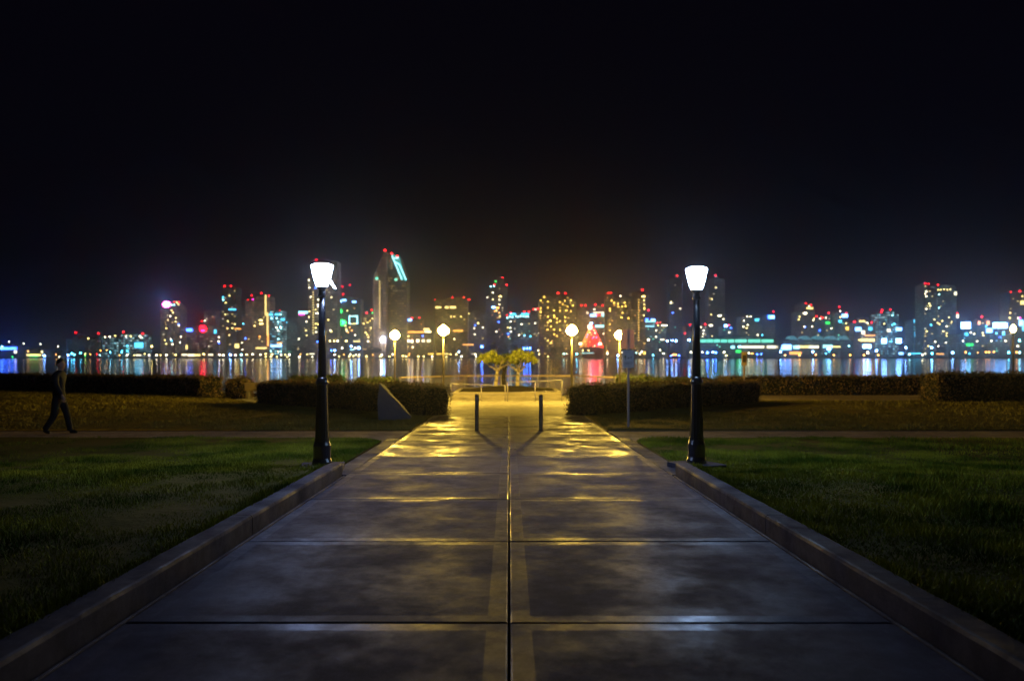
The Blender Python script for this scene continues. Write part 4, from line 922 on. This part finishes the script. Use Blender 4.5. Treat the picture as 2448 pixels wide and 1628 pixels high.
# cone of red lights
Y = 1035; t = empty("cone_of_lights", (at(1414, Y), Y, -1.1), "tall cone of red light strings with a white top between the golden lamps", "light cone")
K = Y/F; zb_ = zat(828, Y)+1.1; za = zat(773, Y)+1.1
MB().tube((0, 0, 0), (0, 0, za), .6, .3, n=6).build("mast", M['lamp_pole'], t)
for i in range(16):
    a = 2*math.pi*i/16 + .2; ex, ey = math.cos(a)*28*K, math.sin(a)*12
    col = 'o' if ex < -4 else 'r'
    MB().tube((ex*.08, ey*.08, za-3), (ex, ey, zb_+abs(math.cos(a))*-1.5), .27, n=4).build("light_string", (WIDE if col == 'o' else WIN)[col], t)
for q in range(13):
    u = random.random()**.8; a = random.uniform(3.3, 6.1); s_ = u*26*K
    MB().octa((math.cos(a)*s_, math.sin(a)*12*u-1.5, za-3-(za-zb_-3)*u), .75).build("bulb", WIN[random.choice('wmoy')], t)
MB().octa((0, 0, za), 1.6).build("top_light", WIN['B'], t); MB().octa((-2.2, -.8, za-5), 3.0, 2, 4.2).build("top_light", WIN['w'], t)
for a, c in ((1387, 822), (1434, 822)): MB().octa((at(a, Y)-at(1414, Y), -2, zat(c, Y)+1.1), 2.0).build("corner_light", WIN['w'], t)
MB().box(at(1392, Y)-at(1414, Y), at(1440, Y)-at(1414, Y), -3, 3, -0, zb_-2.2).build("platform", M['city_dark'], t)

# lamps along the far quay
SL_ = """w37,841 G30,853 y101,842 B106,850,9,8 o134,848 w142,853 B163,849,6,6 c172,845,6,6 c178,848,6,6 c193,844,6,5 y204,846 G204,850 o216,847 k239,849 r232,847 o241,838 o256,837 c264,842 o286,849 c291,842 w304,849,7,6
y321,849 w331,849,12,5 y346,846 w357,849,7,6 w375,849,7,6 y384,849 w398,849,8,6 y420,848,7,5 w441,848,12,6 w457,849,16,8 y472,849,14,7 y488,847,7,5 w504,848,11,6 w525,848,9,6 w534,849,8,6 B551,848,7,8 w563,849,9,5 k577,848,9,8
y590,848,9,5 w604,847,8,5 w623,848,6,5 y635,846,8,3 y650,847,9,4 y636,853,5,4 y648,853,8,3 y662,853 w665,841 w672,848,6,6 y682,848 y687,853 w692,848,8,8 w716,853,6,6 o718,847 y735,847 w746,846,12,4 w747,853 b763,838
y789,815,6,6 y799,815,6,6 w807,815,6,6 b792,838 B800,838,6,6 w800,848,7,4 y811,852 o822,848 y828,815,7,6 w818,832,6,7 y835,852,6,5 w838,847 y845,851,6,5 w851,848 y857,852 w859,848 B840,828,7,7 w849,832,7,6 B858,832,8,11 k842,836,10,4 y853,816,16,4
w880,816,7,4 y876,852,6,5 o891,848 y909,852,6,5 w913,848,6,5 y931,852,5,5 w939,847,6,5 y963,851,6,5 y971,852,6,5 o978,849 y1000,852,8,4 y1013,852,5,5 w1033,852,6,6 g1030,846,14,4 g1050,846,12,4 y1067,846,10,4 y1067,853 y1077,847
y1091,847,6,5 B1097,841,5,5 w1103,852,6,6 o1119,824,26,4 w1136,847,6,5 w1138,852 b1152,829,9,9 b1253,833,6,7 b1260,833,6,7 b1267,833,6,7 w1287,838 y1289,847 y1310,852 k1348,846,5,5 w1355,846 c1379,846,6,7 y1393,838 y1407,838
k1405,844,30,1.5 w1452,845,6,6 B1477,850,6,7 w1488,842,6,6 k1521,843 w1529,846,5,5 w1534,841,6,6 o1541,842 w1578,837 w1586,845,6,6 c1561,849 b1604,850 o1610,848,5,7 o1616,848,5,7 b1623,850 w1550,812,8,9 w1583,812,10,5 B1595,815,7,6
B1607,814,7,6 B1616,815,6,9 B1647,813,8,9 w1652,842,6,6 w1679,842,6,5 b1691,843,9,9 B1704,842,6,6 b1711,843,7,7 w1731,842,7,7 y1736,850,8,5 w1790,844,6,7 o1798,845,9,4 b1810,847 b1820,846 B1866,841,6,8 o1877,849,5,7 o1911,849,6,7
B1943,841,7,8 o1950,848,6,7 o1993,849,6,6 o2032,849,7,7 w2074,843,8,12 o2065,849,7,7 B2095,838,7,10 o2099,849,6,7 B2154,845,10,9 k2174,847,8,8 B2165,831,8,6 c2190,845,22,4 w2205,848,7,7 B2227,831,8,8 c2228,845,8,8 o2247,846,18,4
B2277,843,8,8 o2308,842,6,8 o2337,843 o2357,842,6,8 o2364,842,6,7 o2376,841,5,7 c2411,843,7,8 o2430,842,6,9 k2437,843,7,9 c2437,814,7,9 w22,817 w57,821 w97,823 w139,828 y363,828,8,7"""
CN = {'r': 'red', 'w': 'white', 'y': 'warm yellow', 'g': 'golden', 'c': 'cyan', 'b': 'deep blue', 'G': 'green', 'o': 'orange', 'm': 'magenta', 'k': 'pale cyan', 't': 'teal', 'B': 'blue white'}
items = []
for tok in SL_.split():
    q = [float(v) for v in tok[1:].split(',')]; w_, h_ = (q[2], q[3]) if len(q) > 2 else (4, 4)
    bb = min(BLD, key=lambda b_: (0 if b_[1] <= q[0] <= b_[2] else min(abs(b_[1]-q[0]), abs(b_[2]-q[0]))) + b_[3]*.001)
    size = "small" if w_ < 5 else ("wide" if w_ > 9 else "round")
    where = "low on the quay" if q[1] >= 851 else ("at quay level" if q[1] > 840 else "raised over the quay")
    items.append((tok[0], q[0], q[1], w_, h_, "%s %s lamp %s before %s" % (size, CN[tok[0]], where, bb[0])))
cnt = {}
for it in items: cnt.setdefault(it[5], []).append(it[1])
SIDE = {2: ["left", "right"], 3: ["leftmost", "middle", "rightmost"]}
for code, px, py, w_, h_, lab in items:
    grp = None; xs_ = sorted(cnt[lab])
    if len(xs_) > 3: lab = "%s %s" % (["leftmost", "second", "third", "fourth", "fifth", "sixth"][xs_.index(px)], lab); grp = "lamps along the far quay"
    elif len(xs_) > 1: lab = "%s %s" % (SIDE[len(xs_)][xs_.index(px)], lab); grp = "lamps along the far quay"
    else: grp = "lamps along the far quay"
    Y = 1006 if py > 836 else 1030; k = Y/F
    t = empty("quay_lamp", (at(px, Y), Y, -1.1), lab, "quay lamp", grp); z = zat(py, Y)+1.1
    MB().tube((0, 0, 0), (0, 0, max(.3, z-h_*k*.4)), .12, n=5).build("pole", M['lamp_pole'], t)
    if w_ > 9: MB().box(-w_*k*.5, w_*k*.5, -.6, 0, z-h_*k*.3, z+h_*k*.3).build("head", WIDE[code], t)
    else: MB().octa((0, -.3, z), max(.6, w_*k*.30), .8, max(.6, h_*k*.30)).build("head", SHORE[code], t)

# dark trees on the far shore
def far_tree(px, top, w_, label, Y=1012, kind=0):
    k = Y/F; H = zat(top, Y)+1.1; t = empty("tree", (at(px, Y), Y, -1.1), label, "tree")
    MB().tube((0, 0, 0), (0, 0, H*.5), .45, .25, n=6).build("trunk", M['dark_bark'], t)
    P = []; r_ = w_*k/2
    cl = [(RS.uniform(-.75, .75)*r_, RS.uniform(-.5, .5)*r_, H*RS.uniform(.45, .85)) for _ in range(12)]
    for _ in range(700):
        c = cl[RS.randint(12)]; d = RS.normal(size=3); d /= np.linalg.norm(d); P.append((c[0]+d[0]*r_*.32, c[1]+d[1]*r_*.32, min(H, max(H*.3, c[2]+d[2]*H*.2))))
    quads("crown", np.array(P), .8, .5, M['leaf_core'], t)
for a in ((712, 822, 34, "dark round tree on the far quay left of the left street lamp"), (890, 829, 46, "dark wide tree on the far quay left of the sloped crown tower foot"),
          (1178, 819, 50, "dark tree on the far quay above the left small tree"), (1222, 817, 56, "dark tree on the far quay above the right small tree"),
          (460, 833, 34, "dark low tree on the far quay under the red signed hotel"), (500, 832, 30, "second dark low tree under the red signed hotel, to the right"),
          (330, 834, 40, "dark low tree on the far quay right of the cyan lit block"), (140, 832, 26, "dark tree on the far quay left of the low brown block"),
          (1340, 826, 50, "dark tree on the far quay under the golden condo tower"), (1500, 828, 44, "dark tree on the far quay under the dotted strip condo tower"), (1862, 800, 20, "dark tree rising between the green panelled hall and the sail roofs")):
    far_tree(*a)

# ------------------------------------------------------------------ damp night air
hz_ = bpy.data.materials.new("damp_air"); hz_.use_nodes = True; n = hz_.node_tree.nodes; n.clear()
oo = n.new("ShaderNodeOutputMaterial"); pv_ = n.new("ShaderNodeVolumePrincipled"); hz_.node_tree.links.new(pv_.outputs[0], oo.inputs["Volume"])
pv_.inputs["Color"].default_value = (.85, .9, 1, 1); pv_.inputs["Density"].default_value = 0.0004; pv_.inputs["Anisotropy"].default_value = 0.93
hb = MB(); hb.box(-1400, 1400, -80, 1500, -8, 175); hzo = hb.build("haze", hz_); tag(hzo, "thin damp night air over the park and the bay", "haze", kind='stuff')
